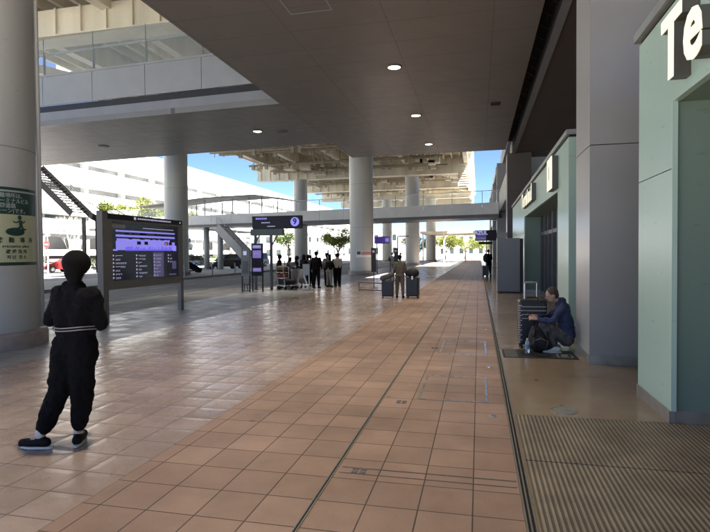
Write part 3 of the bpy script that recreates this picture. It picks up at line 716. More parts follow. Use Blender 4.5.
def kiosk(label, y0, y1, dy0, dy1, head, rec):
    X, H = 1.72, 3.83
    t = thing('mint_kiosk', label, 'kiosk', (X, y0, 0))
    sk = MB()
    if dy0 > y0:
        obj('front_panel', MB().box(X, 5, y0, dy0, .12, H), M['mint'], t)
        sk.box(X - .014, 5, y0 - .014, dy0, 0, .12)
    # far pier: face panel in two courses
    obj('front_panel', MB().box(X, 1.76, dy1, y1, .12, 2.34).box(X, 1.76, dy1, y1, 2.35, H), M['mint'], t)
    obj('jamb_panel', MB().box(1.762, 1.775 + rec, dy1 + .002, dy1 + .06, .12, head), M['mint_shade'], t)
    obj('jamb_trim', MB().box(X - .004, X + .04, dy1 - .035, dy1 - .001, .12, head), M['mint'], t)
    obj('end_wall', MB().box(1.762, 5, y1 - .3, y1, .12, H), M['mint'], t)
    obj('lintel_panel', MB().box(X, 1.78, dy0, dy1 - .001, head, H), M['mint'], t)
    obj('soffit', MB().box(1.782, 5, dy0, dy1 - .001, head, head + .05), M['mint_shade'], t)
    sk.box(X - .014, 1.76, dy1 - .014, y1, 0, .12); sk.box(1.762, 1.775 + rec, dy1 - .014, dy1 + .05, 0, .12)
    obj('skirting', sk, M['skirt'], t)
    obj('cap_rail', MB().box(X - .05, 5, y0 - .05, y1 + .04, H + .045, H + .14), M['cap'], t)
    obj('cap_gap', MB().box(X + .02, 5, y0, y1 - .01, H, H + .045), M['void'], t)
    # sliding doors at the back of the recess
    xb = 1.78 + rec
    obj('glazing', MB().box(xb + .04, xb + .06, dy0, dy1, 0, head), M['dglass'], t)
    n = max(2, int((dy1 - dy0) / 1.1))
    for i in range(n + 1):
        y = dy0 + (dy1 - dy0) * i / n
        obj('door_frame', MB().box(xb - .02, xb + .04, y - .04, y + .04, 0, head), M['greyd'], t)
    obj('door_rail', MB().box(xb - .01, xb + .04, dy0, dy1, 2.2, 2.32).box(xb - .01, xb + .04, dy0, dy1, 0, .1), M['greyd'], t)
    return t
k1 = kiosk('pale mint green kiosk wall with large letters Te at the right edge', -1.8, 6.42, -1, 5.40, 2.95, 1.1)
k2 = kiosk('second mint green kiosk with dark doorway behind the grey pillar', 11.1, 28.7, 12.6, 21.5, 2.93, .55)
def sign_letters(body, size, y, z, label, space=1.0, face=1.58, w=.14, align='LEFT'):
    t = thing('lettering', label, 'sign letters', (1.6, y, z))
    a = facing(text_mb(body, size, depth=w - .012, offset=.015 * size / .6, space=space, align=align), (face + w / 2 + .006, y, z), '-X')
    obj('letter_body', a, M['sside'], t)
    b = facing(text_mb(body, size, depth=.01, offset=.015 * size / .6, space=space, align=align), (face + .004, y, z), '-X')
    obj('letter_face', b, M['sletter'], t)
    return t
sign_letters('Te', .76, 5.24, 3.30, 'large cream raised letters Te with dark sides on the mint kiosk fascia', space=1.13)
sign_letters('Terminal', .72, 20.9, 3.42, 'raised pale word on the second mint kiosk above its doorway', space=1.45)
t = thing('number_sign', 'tall cream box sign on the second mint kiosk near the pillar', 'sign', (1.65, 12.9, 3.3))
obj('sign_box', MB().box(1.592, 1.718, 12.5, 13.3, 3.0, 3.72), M['sside'], t)
obj('sign_face', MB().box(1.575, 1.59, 12.5, 13.3, 3.0, 3.72), M['sletter'], t)
obj('numeral', facing(text_mb('1', .42, depth=.006, offset=.01), (1.568, 12.9, 3.36), '-X'), M['cap'], t)
# grey cabinet
t = thing('grey_cabinet', 'plain tall grey metal cabinet standing beside the second mint kiosk', 'cabinet', (1.1, 21.4, 0))
obj('cabinet_body', MB().box(.69, 1.54, 21.2, 21.75, .06, 2.12), M['grey'], t, bevel=.01)
obj('dark_side_frame', MB().box(1.545, 1.66, 21.22, 21.74, .0, 2.10), M['black'], t)
obj('foot_rail', MB().box(.72, 1.52, 21.23, 21.7, 0, .06), M['black'], t)
# purple hanging sign
t = thing('projecting_sign', 'dark purple projecting sign with white letters above the far walkway on the right', 'sign', (.4, 31.3, 2.5))
obj('sign_panel', MB().box(-.2, 1.0, 31.3, 31.42, 2.24, 2.84), M['purple'], t)
obj('dark_end', MB().box(.42, 1.0, 31.285, 31.299, 2.24, 2.84), M['navy'], t)
obj('sign_text', facing(text_mb('AZUL', .29, depth=.004, offset=.008), (.13, 31.28, 2.68), '-Y'), M['scrw'], t)  # glowing material added to brighten the letters
obj('arm', MB().box(1.0, 1.555, 31.33, 31.39, 2.4, 2.7), M['greyl'], t)
mb = MB()
for i in range(5): mb.lathe((0, 0, 0), [(0, 0), (.045, 0)], 12) if False else mb.obox((-.09 + i * .11, 31.28, 2.38), (.035, 0, 0), (0, .004, 0), (0, 0, .045))
obj('sign_symbols', mb, M['whites'], t)
solo('projecting_sign', MB().box(.0, 1.64, 61.3, 61.4, 2.45, 2.75), M['navy'], 'small dark projecting sign lower and farther than the purple one', 'sign')
t = thing('purple_sign', 'small purple sign with a pale circle beside the central column, on a post', 'sign', (-5, 42, 0))
obj('sign_panel', MB().box(-8.0, -6.75, 41, 41.12, 2.3, 2.88), M['purple'], t)
obj('sign_ring', MB().lathe((0, 0, 0), [(0, 0), (.16, 0)], 20).xform(Matrix.Translation((-6.98, 40.99, 2.6)) @ Matrix.Rotation(R(90), 4, 'X')), M['lilac'], t)
obj('sign_post', MB().path([(-7.8, 41.06, 0), (-7.8, 41.06, 2.3)], .05), M['greyd'], t)
t = thing('sign_gantry', 'thin dark bent pole gantry right of the small purple sign', 'pole', (-5.9, 42, 0))
obj('pole', MB().path([(-6.3, 42, 0), (-6.3, 42, 2.9), (-5.4, 42, 2.9)], .05), M['greyd'], t)

# ------------------------------------------------------------------ information board
t = thing('information_board', 'large purple lit transport information board on two posts at the kerb', 'information board', (-8.4, 12.3, 0))
obj('board_post', MB().box(-8.50, -8.34, 10.46, 10.64, 0, 2.62), M['board'], t, bevel=.01)
obj('board_post', MB().box(-8.48, -8.36, 13.72, 13.86, 0, 2.43), M['board'], t, bevel=.01)
obj('header', MB().box(-8.48, -8.34, 10.645, 13.80, 2.44, 2.57), M['navy'], t)
obj('frame', MB().box(-8.47, -8.35, 10.645, 13.715, .79, .99).box(-8.47, -8.35, 10.645, 10.80, .99, 2.438).box(-8.47, -8.35, 13.63, 13.715, .99, 2.438).box(-8.47, -8.35, 10.80, 13.63, 2.39, 2.438), M['board'], t)
scr = obj('screen', MB().box(-8.45, -8.375, 10.80, 13.63, .99, 2.39), M['scrd'], t)
xs_ = -8.373
def bar(mb, y0, y1, z0, z1, l=0): mb.box(xs_ + l * .002, xs_ + .0015 + l * .002, y0, y1, z0, z1)
mb = MB(); bar(mb, 10.95, 13.45, 2.16, 2.20); bar(mb, 10.95, 13.45, 2.04, 2.09); bar(mb, 10.95, 13.45, 1.72, 1.94)
bar(mb, 10.85, 11.0, 1.70, 1.74); bar(mb, 13.35, 13.52, 1.7, 1.85); bar(mb, 10.98, 13.2, 1.94, 2.0)
obj('map_bands', mb, M['scrp'], scr)
mb = MB(); rn = random.Random(5)
for k in range(40):
    y = 11.3 + k * .05
    bar(mb, y, y + .035, 1.70, 1.74 + rn.random() * .08, 1)
obj('map_detail', mb, M['scrb'], scr)
mb = MB()
for y in (11.75, 12.05, 12.95, 13.15): bar(mb, y, y + .15, 1.86, 1.94, 2)
for k in range(34):
    y = 11.2 + rn.random() * 2.1; z = rn.choice((2.10, 2.12, 1.985, 2.0)); bar(mb, y, y + .04 + rn.random() * .1, z, z + .03, 2)
obj('map_symbols', mb, M['navy'], scr)
mb = MB(); bar(mb, 12.98, 13.04, 1.87, 1.92, 3); obj('map_marker', mb, M['scrr'], scr)
mb = MB()
for cy, nrow, wmax in ((10.83, 7, .55), (11.7, 7, .5), (12.45, 7, .42), (13.1, 3, .3)):
    for r_ in range(nrow):
        z = 1.58 - r_ * .088
        bar(mb, cy, cy + .045, z - .012, z + .03, 1)
        x = cy + .1
        while x < cy + wmax * (.4 + .6 * rn.random()):
            w = .02 + rn.random() * .05; bar(mb, x, x + w, z, z + .014, 1)
            if rn.random() < .7: bar(mb, x, x + w * .8, z - .022, z - .013, 1)
            x += w + .015
obj('list_text', mb, M['scrw'], scr)
mb = MB(); bar(mb, 10.82, 11.3, 2.24, 2.33, 1); obj('pale_tab', mb, M['kerb'], scr)
mb = MB(); bar(mb, 12.0, 13.4, 2.27, 2.285, 1); obj('title_line', mb, M['scrw'], scr)
mb = MB(); bar(mb, 13.3, 13.5, 1.2, 1.42, 1); bar(mb, 13.15, 13.5, 1.03, 1.07, 1); bar(mb, 12.42, 12.9, 1.01, 1.66, -.3); obj('map_inset', mb, mat('inset_dim', (.08, .08, .12), .3, emit=(.12, .1, .25), estr=.06), scr)
mb = MB(); x = 11.75
mb.box(-8.339, -8.336, 11.6, 11.68, 2.47, 2.54)
while x < 13.2: w = .03 + rn.random() * .06; mb.box(-8.339, -8.336, x, x + w, 2.485, 2.525); x += w + .02
mb.box(-8.339, -8.336, 13.66, 13.71, 2.48, 2.53)
obj('header_text', mb, M['scrw'], t)

# ------------------------------------------------------------------ bus stop signs
t = thing('bus_stop_sign', 'dark overhead bus stop sign with a lilac number nine disc', 'sign', (-8.7, 22, 0))
obj('sign_panel', MB().box(-9.83, -7.54, 22, 22.25, 2.70, 3.27), M['navy'], t, bevel=.01)
obj('number_disc', MB().lathe((0, 0, 0), [(0, 0), (.2, 0)], 32).xform(Matrix.Translation((-7.82, 21.99, 2.99)) @ Matrix.Rotation(R(90), 4, 'X')), M['scrp'], t)
obj('numeral', facing(text_mb('9', .36, depth=.004, offset=.01), (-7.82, 21.983, 2.99), '-Y'), M['navy'], t)
mb = MB(); x = -9.65
while x < -9.15: mb.box(x, x + .06, 21.99, 21.998, 3.12, 3.19); x += .09
obj('lilac_text', mb, M['scrp'], t)
mb = MB(); x = -9.38
while x < -9.0: mb.box(x, x + .04, 21.99, 21.998, 2.95, 3.0); x += .07
x = -9.1
while x < -8.75: mb.box(x, x + .05, 21.99, 21.998, 2.79, 2.83); x += .075
obj('white_text', mb, M['scrw'], t)
obj('lower_box', MB().box(-9.93, -8.42, 22.02, 22.3, 2.42, 2.695), M['olive'], t)
for x in (-9.75, -9.0): obj('sign_post', MB().box(x - .05, x + .05, 22.1, 22.2, 0, 2.42), M['greyd'], t)
obj('brace', MB().beam((-9.75, 22.15, 2.1), (-9.55, 22.15, 2.42), .05, .05).beam((-9.0, 22.15, 1.9), (-8.7, 22.15, 2.42), .05, .05), M['greyd'], t)
t = thing('timetable_stand', 'dark framed lilac lit timetable stand under the number nine sign', 'display stand', (-9.2, 21.2, 0))
obj('panel', MB().box(-9.5, -9.0, 21.15, 21.25, .66, 2.05), M['navy'], t)
for z0, z1 in ((1.42, 1.75), (.84, 1.0), (1.83, 1.97)): obj('poster', MB().box(-9.44, -9.06, 21.14, 21.148, z0, z1), M['lilac'], t)
obj('poster_text', MB().box(-9.40, -9.12, 21.135, 21.139, 1.90, 1.93).box(-9.40, -9.2, 21.135, 21.139, 1.60, 1.62).box(-9.4, -9.15, 21.135, 21.139, .91, .93), M['scrw'], t)
for x in (-9.48, -9.02): obj('leg', MB().box(x - .025, x + .025, 21.17, 21.23, 0, .66), M['black'], t)
t = thing('timetable_stand', 'narrow dark timetable frame with open lower bars, left of the lilac one', 'display stand', (-9.85, 20.6, 0))
obj('panel', MB().box(-10.0 + .3, -9.32, 20.55, 20.63, .68, 1.83), M['board'], t)
obj('poster', MB().box(-9.64, -9.38, 20.54, 20.548, .78, 1.3), M['olive'], t)
obj('notice', MB().box(-9.6, -9.45, 20.54, 20.548, 1.55, 1.72), M['scrw'], t)
for x in (-9.68, -9.34): obj('leg', MB().box(x - .022, x + .022, 20.56, 20.62, 0, .68), M['black'], t)
obj('lower_bars', MB().box(-9.66, -9.36, 20.57, 20.61, .03, .07).box(-9.66, -9.36, 20.57, 20.61, .3, .34).box(-9.6, -9.58, 20.57, 20.61, .07, .3).box(-9.46, -9.44, 20.57, 20.61, .07, .3), M['black'], t)

# queue sign posts and barrier
def qpost(x, y, z0, z1, lb):
    t = thing('queue_post', lb, 'sign post', (x, y, 0))
    obj('sign_blade', MB().box(x - .11, x + .11, y - .04, y + .04, z0, z1), M['black'], t)
    obj('blade_mark', MB().box(x - .05, x + .05, y - .045, y - .041, z1 - .22, z1 - .12), M['whites'], t)
    obj('pole', MB().tube((x, y, 0), (x, y, z0), .025), M['greyd'], t)
    obj('foot', MB().lathe((x, y, 0), [(0, .03), (.16, .025), (.17, 0)], 20), M['greyd'], t)
qpost(-4.62, 23.5, .73, 1.83, 'tall black blade sign on a pole in front of the central column')
qpost(-4.63, 30.2, .6, 1.87, 'second black blade sign behind the man with suitcases')
t = thing('low_barrier', 'low metal tube barrier beside the black blade sign', 'barrier', (-4.3, 21.6, 0))
obj('rails', MB().tube((-4.95, 21.9, .35), (-3.85, 21.3, .35), .022).tube((-4.95, 21.9, .05), (-3.85, 21.3, .05), .022), M['greyd'], t)
for (x, y) in ((-4.95, 21.9), (-3.85, 21.3)): obj('leg', MB().tube((x, y, 0), (x, y, .36), .022), M['greyd'], t)

# ------------------------------------------------------------------ luggage
def suitcase(label, loc, rz, w, d, h, m, handle=.35, group=None, straps=False):
    t = thing('suitcase', label, 'suitcase', (0, 0, 0), group)
    obj('shell', MB().box(-w / 2, w / 2, -d / 2, d / 2, .06, h), m, t, bevel=.035)
    mb = MB(); n = 7
    for i in range(n):
        x = -w / 2 + w * (i + 1) / (n + 1); mb.box(x - .008, x + .008, -d / 2 - .006, d / 2 + .006, .12, h - .06)
    obj('ribs', mb, m, t)
    for sx in (-1, 1):
        for sy in (-1, 1):
            obj('wheel', MB().tube((sx * (w / 2 - .04) - .015, sy * (d / 2 - .04), .03), (sx * (w / 2 - .04) + .015, sy * (d / 2 - .04), .03), .03, n=14), M['tyre'], t)
    if handle: obj('pull_handle', MB().tube((-w * .22, d / 2 - .03, h - .02), (-w * .22, d / 2 - .03, h + handle), .012).tube((w * .22, d / 2 - .03, h - .02), (w * .22, d / 2 - .03, h + handle), .012).tube((-w * .24, d / 2 - .03, h + handle), (w * .24, d / 2 - .03, h + handle), .018), M['steel'], t)
    obj('carry_grip', MB().path([(-.09, 0, h), (-.08, 0, h + .035), (.08, 0, h + .035), (.09, 0, h)], .011), M['black'], t)
    if straps:
        mb = MB()
        for i in range(16):
            z = .1 + i * (h - .16) / 16; s_ = 1 if i % 2 else -1
            mb.box(-w / 2 - .008, -w / 2 + .03 + .012 * s_, -d / 2 - .008, -d / 2 + .05, z, z + (h - .16) / 34)
        for k in (.62, .70, .78, .86):
            mb.box(-w / 2 + .04, w / 2 - .02, -d / 2 - .012, -d / 2 - .004, h * k, h * k + .012)
        obj('striped_strap', mb, M['stripe'], t)
    t.location = loc; t.rotation_euler = (0, 0, R(rz)); return t
suitcase('large black suitcase with pale zigzag edge and steel pull handle beside the squatting man', (.86, 9.25, 0), 3, .44, .3, .80, M['case'], handle=.28, straps=True)
sp = bpy.data.objects['suitcase']
# backpack in front of the suitcase
t = thing('backpack', 'black backpack slumped on the floor against the suitcase', 'backpack', (.93, 8.86, 0))
mb = MB(); mb.ell((.93, 8.88, .2), (.17, .12, .22)); mb.ell((.98, 8.84, .12), (.2, .13, .12)); mb.ell((.95, 8.78, .15), (.12, .07, .13)); mb.cap((.86, 8.9, .36), (1.02, 8.9, .36), .06)
obj('bag_body', mb, M['nylon'], t, remesh=.014)
obj('top_strap', MB().path([(.88, 8.86, .40), (.90, 8.84, .47), (.98, 8.84, .47), (1.0, 8.86, .40)], .012), M['nylon'], t)
for pp in ([(.86, 8.79, .36), (.84, 8.73, .25), (.87, 8.70, .08)], [(1.04, 8.77, .34), (1.06, 8.72, .2), (1.02, 8.68, .06)]): obj('shoulder_strap', MB().path(pp, .018), M['nylon'], t, smooth=True)
obj('zip_line', MB().path([(.85, 8.715, .20), (.95, 8.708, .24), (1.05, 8.72, .19)], .004), M['grey'], t)
t = thing('water_bottle', 'clear plastic water bottle with blue label before the backpack', 'bottle', (.735, 8.64, .012))
B = (.735, 8.64, .012)
obj('bottle_body', MB().lathe(B, [(0, 0), (.028, 0), (.033, .008), (.033, .16), (.025, .19), (.012, .21), (.012, .22)], 24), M['plastic'], t, smooth=True)
obj('bottle_label', MB().lathe(B, [(.0335, .07), (.0335, .14)], 24), M['label'], t, smooth=True)
obj('bottle_cap', MB().lathe(B, [(.014, .212), (.014, .232), (0, .233)], 16), M['whites'], t)

# ------------------------------------------------------------------ people
def rotz(v, a): c, s_ = math.cos(a), math.sin(a); return (v[0] * c - v[1] * s_, v[0] * s_ + v[1] * c, v[2])
def head_mb(mb, c, fwd, r=.095, detail=True):
    """head with jaw, nose, ears, lips, brows; fwd = facing direction"""
    c = Vector(c); f = Vector(fwd).normalized(); up = Vector((0, 0, 1)); s_ = f.cross(up).normalized(); up = s_.cross(f)
    rot = Matrix((s_, f, up)).transposed()
    k = r / .095
    mb.ell(c + up * .02 * k, (.075 * k, .092 * k, .095 * k), rot)
    mb.ell(c + f * .028 * k - up * .045 * k, (.052 * k, .058 * k, .065 * k), rot)
    if detail:
        mb.ell(c + f * .095 * k - up * .018 * k, (.012 * k, .018 * k, .02 * k), rot)
        mb.ell(c + f * .082 * k - up * .055 * k, (.022 * k, .010 * k, .007 * k), rot)
        for e in (-1, 1): mb.ell(c + s_ * .077 * k * e - up * .012 * k, (.01 * k, .02 * k, .03 * k), rot); mb.ell(c + f * .082 * k + s_ * .03 * k * e + up * .015 * k, (.018 * k, .008 * k, .006 * k), rot)
    return rot
def hand_mb(mb, wrist, d, curl=.5, thumb=(1, 0, 0), k=1.0):
    """palm, four unequal bent fingers and a side thumb; d: direction of the hand"""
    w = Vector(wrist); d = Vector(d).normalized(); th = Vector(thumb); th = (th - d * th.dot(d)).normalized(); nrm = d.cross(th)
    mb.cap(w, w + d * .075 * k, .022 * k, .024 * k); mb.cap(w + th * .018 * k + d * .02 * k, w + th * .022 * k + d * .07 * k, .016 * k); mb.cap(w - th * .018 * k + d * .02 * k, w - th * .024 * k + d * .065 * k, .015 * k)
    for i, L_ in enumerate((.068, .076, .070, .055)):
        b = w + d * .085 * k + th * (.03 - i * .02) * k
        m_ = b + (d * math.cos(curl * .5) + nrm * math.sin(curl * .5)) * L_ * .5 * k
        e = m_ + (d * math.cos(curl * 1.5) + nrm * math.sin(curl * 1.5)) * L_ * .5 * k
        mb.cap(b, m_, .0085 * k, .008 * k); mb.cap(m_, e, .008 * k, .0065 * k)
    b = w + th * .03 * k + d * .02 * k; m_ = b + (th * .7 + d * .7).normalized() * .035 * k; e = m_ + (d + nrm * .4).normalized() * .03 * k
    mb.cap(b, m_, .011 * k, .0095 * k); mb.cap(m_, e, .0095 * k, .008 * k)

def shoe_mbs(ankle, toe_dir, k=1.0):
    a = Vector(ankle); d = Vector((toe_dir[0], toe_dir[1], 0)).normalized(); s_ = Vector((-d.y, d.x, 0))
    heel = Vector((a.x, a.y, 0)) - d * .05 * k
    up = MB(); up.cap(heel + Vector((0, 0, .05)), heel + d * .12 * k + Vector((0, 0, .05)), .042 * k, .042 * k)
    up.cap(heel + d * .11 * k + Vector((0, 0, .045)), heel + d * .21 * k + Vector((0, 0, .038)), .044 * k, .036 * k); up.ell(Vector((a.x, a.y, .075)), (.042 * k, .042 * k, .045 * k))
    n = 18; pts = []
    for i in range(n):
        t_ = 2 * math.pi * i / n; x = .145 * math.cos(t_); y = (.046 if x > 0 else .038) * math.sin(t_)
        pts.append(heel + d * (.085 + x) * k + s_ * y * k)
    so = MB().prism([(p.x, p.y) for p in pts], .001, .020)
    return up, so

FT = bpy.data.textures.new('cloth_folds', 'CLOUDS'); FT.noise_scale = .11; FT.noise_depth = 2
FT2 = bpy.data.textures.new('fine_folds', 'CLOUDS'); FT2.noise_scale = .035
def folds(o, detail):
    if not detail: return
    for tx, st_ in ((FT, .045), (FT2, .012)):
        d = o.modifiers.new('Displace', 'DISPLACE'); d.texture = tx; d.strength = st_; d.mid_level = .5; d.texture_coords = 'LOCAL'
def person(label, loc, rz, J, top, bot, shoes, hairm, hair='short', skirt=False, vox=.02, k=1.0, group=None, headdir=(0, 1, 0), female=False, detail=True, extra=None, hoodie=False, baggy=1.0, top_name='jacket', hold=None, leg=1.0):
    t = thing('person', label, 'person', (0, 0, 0), group)
    V_ = {n: Vector(p) for n, p in J.items()}
    b = MB()
    hc = V_['head']
    rot = head_mb(b, hc, headdir, detail=detail)
    b.cap(V_['neck'] - Vector((0, 0, .03)), hc - Vector((0, 0, .05)), .05, .048)
    sh = (V_['shL'] + V_['shR']) / 2
    # trunk under the clothes
    b.cap(V_['shL'] * .6 + sh * .4 - Vector((0, 0, .06)), V_['shR'] * .6 + sh * .4 - Vector((0, 0, .06)), .07)
    b.cap(V_['neck'], V_['pelvis'], .05, .085); b.cap(V_['hipL'], V_['hipR'], .075)
    for s_ in 'LR':
        b.cap(V_['sh' + s_], V_['el' + s_], .045, .036); b.cap(V_['el' + s_], V_['ha' + s_], .034, .024)
        b.cap(V_['hip' + s_], V_['kn' + s_], .075, .052); b.cap(V_['kn' + s_], V_['an' + s_], .05, .034)
        b.cap(V_['an' + s_], V_['an' + s_] + Vector((*J['toe' + s_], 0)).normalized() * .13 - Vector((0, 0, .04)), .034, .026)
        d = (V_['ha' + s_] - V_['el' + s_]).normalized()
        if hold and s_ in hold: d = Vector(hold[s_])
        hand_mb(b, V_['ha' + s_], d, .9 if hold else .4, thumb=(-1 if s_ == 'R' else 1, .6, .5), k=1)
    obj('body', b, M['skin'], t, remesh=min(vox, .013) if detail else vox, sm=3)
    # top
    c = MB(); w = 1.0
    fw = (V_['shR'] - V_['shL']).cross(Vector((0, 0, 1))).normalized() * -1
    c.cap(V_['shL'] * .8 + sh * .2 - Vector((0, 0, .05)), V_['shR'] * .8 + sh * .2 - Vector((0, 0, .05)), .095)
    mid = V_['neck'].lerp(V_['pelvis'], .5); wv = (V_['hipR'] - V_['hipL']).normalized()
    c.cap(mid - wv * .07, mid + wv * .07, .12); c.cap(V_['shL'] * .5 + sh * .5 - Vector((0, 0, .1)), mid - wv * .06, .11, .115); c.cap(V_['shR'] * .5 + sh * .5 - Vector((0, 0, .1)), mid + wv * .06, .11, .115)
    lowp = V_['pelvis'] + Vector((0, 0, .02)) if not hoodie else V_['neck'].lerp(V_['pelvis'], .93)
    c.cap(mid - wv * .06, lowp - wv * .06, .118, .112); c.cap(mid + wv * .06, lowp + wv * .06, .118, .112)
    c.cap(V_['neck'] - Vector((0, 0, .03)), V_['neck'] - Vector((0, 0, .06)), .07, .09)
    for s_ in 'LR':
        d = V_['ha' + s_] - V_['el' + s_]
        c.cap(V_['sh' + s_], V_['el' + s_], .058 * baggy, .050 * baggy); c.cap(V_['el' + s_], V_['el' + s_] + d * .9, .049 * baggy, .038 * baggy)
    if hoodie: c.cap(V_['neck'] + Vector((-.04, -.04, -.03)), V_['neck'] + Vector((.04, -.04, -.03)), .05)
    folds(obj(top_name, c, top, t, remesh=vox, sm=5), detail)
    # bottoms
    c = MB(); c.cap(V_['hipL'], V_['hipR'], .115, .115); c.cap((V_['hipL'] + V_['hipR']) / 2, V_['pelvis'] + Vector((0, 0, .03)), .11, .112)
    c.cap(V_['pelvis'] + Vector((0, 0, .03)) - wv * .05, V_['pelvis'] + Vector((0, 0, .03)) + wv * .05, .105)
    if skirt:
        hp = (V_['hipL'] + V_['hipR']) / 2; an = (V_['anL'] + V_['anR']) / 2; bt = hp.lerp(an, .8)
        c2 = MB(); n = 24; prev = None; vs = []; fs = []
        for q, (cc_, rr) in enumerate(((hp + Vector((0, 0, .06)), .14), (hp, .165), (hp.lerp(bt, .5), .19), (bt, .23))):
            for i in range(n):
                a_ = 2 * math.pi * i / n; r_ = rr * (1 + (.05 * math.cos(6 * a_) if q > 1 else 0)); vs.append((cc_.x + r_ * math.cos(a_), cc_.y + r_ * .8 * math.sin(a_), cc_.z))
        for q in range(3):
            for i in range(n): fs.append((q * n + i, q * n + (i + 1) % n, (q + 1) * n + (i + 1) % n, (q + 1) * n + i))
        fs.append(tuple(range(n))); fs.append(tuple(range(3 * n, 4 * n))); c2.add(vs, fs)
        obj('skirt', c2, bot, t, smooth=True)
    else:
        for s_ in 'LR':
            a_ = V_['an' + s_] + (V_['kn' + s_] - V_['an' + s_]).normalized() * (.095 if hoodie else .05)
            c.cap(V_['hip' + s_], V_['kn' + s_], .105 * baggy, .078 * baggy * leg); c.cap(V_['kn' + s_], a_, .077 * baggy * leg, .056 * baggy * leg)
        folds(obj('trousers', c, bot, t, remesh=vox, sm=5), detail)
    for s_ in 'LR':
        u_, so = shoe_mbs(V_['an' + s_], J['toe' + s_])
        zo = V_['an' + s_].z - .085
        for q in (u_, so): q.v = [(x, y, z + zo) for x, y, z in q.v]
        sh_ = obj('shoe', u_, shoes, t, remesh=.012, sm=3); obj('sole', so, M['sole'] if detail else shoes, sh_)
    # hair
    f = rot @ Vector((0, 1, 0)); up = rot @ Vector((0, 0, 1)); c = MB()
    c.ell(hc + up * .035 - f * .018, (.086, .094, .095), rot)
    c.ell(hc - f * .05 - up * .01, (.07, .055, .075), rot)
    if hair == 'long':
        c.cap(hc - f * .04, hc - f * .07 - Vector((0, 0, .24)), .08, .06)
        for e in (-1, 1): c.cap(hc + rot @ Vector((e * .06, .01, .02)), hc + rot @ Vector((e * .075, .0, 0)) - Vector((0, 0, .2)), .035, .03)
    if hair == 'bun': c.ell(hc + up * .11 - f * .05, .045)
    if hair == 'round': c.ell(hc + up * .032 - f * .012, (.113, .115, .112), rot); c.ell(hc - f * .05 - up * .05, (.08, .06, .08), rot); c.ell(hc - f * .045 - up * .11, (.058, .045, .06), rot)
    if hair == 'low': c.ell(hc - f * .08 - up * .06, (.06, .045, .07), rot)
    obj('hair', c, hairm, t, remesh=.012, sm=3)
    if detail:
        e_ = MB()
        for s_ in (-1, 1): e_.ell(hc + rot @ Vector((s_ * .031, .083, -.001)), (.012, .006, .006), rot)
        obj('eyes', e_, M['black'], t)
    t.location = loc; t.rotation_euler = (0, 0, R(rz)); t.scale = (k, k, k)
    return t

def stand(arm='down', lean=0, wide=.1, step=0):
    J = dict(head=(0, .02 + lean * .55, 1.575 - lean * .25), neck=(0, lean * .45, 1.43 - lean * .18), shL=(-.175, lean * .42, 1.37 - lean * .17), shR=(.175, lean * .42, 1.37 - lean * .17), pelvis=(0, 0, .97),
             hipL=(-.085, 0, .88), hipR=(.085, 0, .88), knL=(-wide, .01 + step, .47), knR=(wide, .01 - step, .47), anL=(-wide - .01, step * 1.4, .085), anR=(wide + .01, -step * 1.4, .085), toeL=(-.15, 1), toeR=(.15, 1))
    arms = dict(down=((-.235, -.02, 1.1), (-.245, .06, .86)), fwd=((-.23, .02, 1.1), (-.15, .26, 1.08)), fold=((-.26, .05, 1.1), (-.02, .2, 1.13)), phone=((-.22, .04, 1.12), (-.1, .24, 1.27)))
    (el, ha) = arms[arm]
    for s_, sg_ in (('L', 1), ('R', -1)):
        J['el' + s_] = (el[0] * sg_, el[1] + lean * .4, el[2] - lean * .15); J['ha' + s_] = (ha[0] * sg_, ha[1] + lean * .5, ha[2] - lean * .15)
    return J

# woman in black, foreground left, seen from behind
J = dict(head=(.01, .01, 1.505), neck=(.0, 0, 1.375), shL=(-.158, 0, 1.285), shR=(.155, 0, 1.29), pelvis=(-.01, 0, .95), hipL=(-.09, 0, .86), hipR=(.06, 0, .86),
         knL=(-.15, -.04, .46), knR=(.045, .0, .47), anL=(-.262, -.13, .09), anR=(-.02, .02, .09), toeL=(-1, -.12), toeR=(-.45, .9),
         elL=(-.275, .02, 1.05), elR=(.205, .04, 1.03), haL=(-.13, .19, 1.10), haR=(.07, .22, 1.04))
w = person('woman in all black sweatshirt and baggy trousers standing with back turned at left', (-3.285, 3.78, 0), 0, J, M['c_black'], M['c_black'], M['shoeb'], M['hair'], hair='round', vox=.011, k=1.0, headdir=(-.28, 1, -.08), hoodie=True, baggy=1.1, leg=1.08, top_name='sweatshirt')
# waistband lines, socks, laces
mb = MB(); n = 30
for z, r0, r1, dz in ((1.012, .190, .146, 0), (.990, .194, .149, .004)):
    pts = [(r0 * math.cos(2 * math.pi * i / n), r1 * math.sin(2 * math.pi * i / n), z + .006 * math.sin(5 * math.pi * i / n)) for i in range(n + 1)]
    mb.path(pts, .0055, n=6)
obj('waistband_trim', mb, M['c_grey'], w)
for s_, td in (('L', J['toeL']), ('R', J['toeR'])):
    a = Vector(J['an' + s_]); d = Vector((*td, 0)).normalized(); sd = Vector((-d.y, d.x, 0))
    obj('sock', MB().cap(a + Vector((0, 0, .01)), a + Vector((0, 0, .05)), .037, .037), M['shoe'], w, smooth=True)
    mb = MB()
    for i in range(3):
        c_ = a + d * (.035 + i * .026) + Vector((0, 0, -.0 - i * .009)); mb.tube(c_ - sd * .03, c_ + sd * .03, .0055, n=6)
    obj('laces', mb, M['shoe'], w)
for s_ in 'LR':
    a = Vector(J['an' + s_]); kn = Vector(J['kn' + s_]); d = (kn - a).normalized()
    obj('trouser_cuff', MB().cap(a + d * .075, a + d * .13, .05, .072), M['c_black'], w, smooth=True)

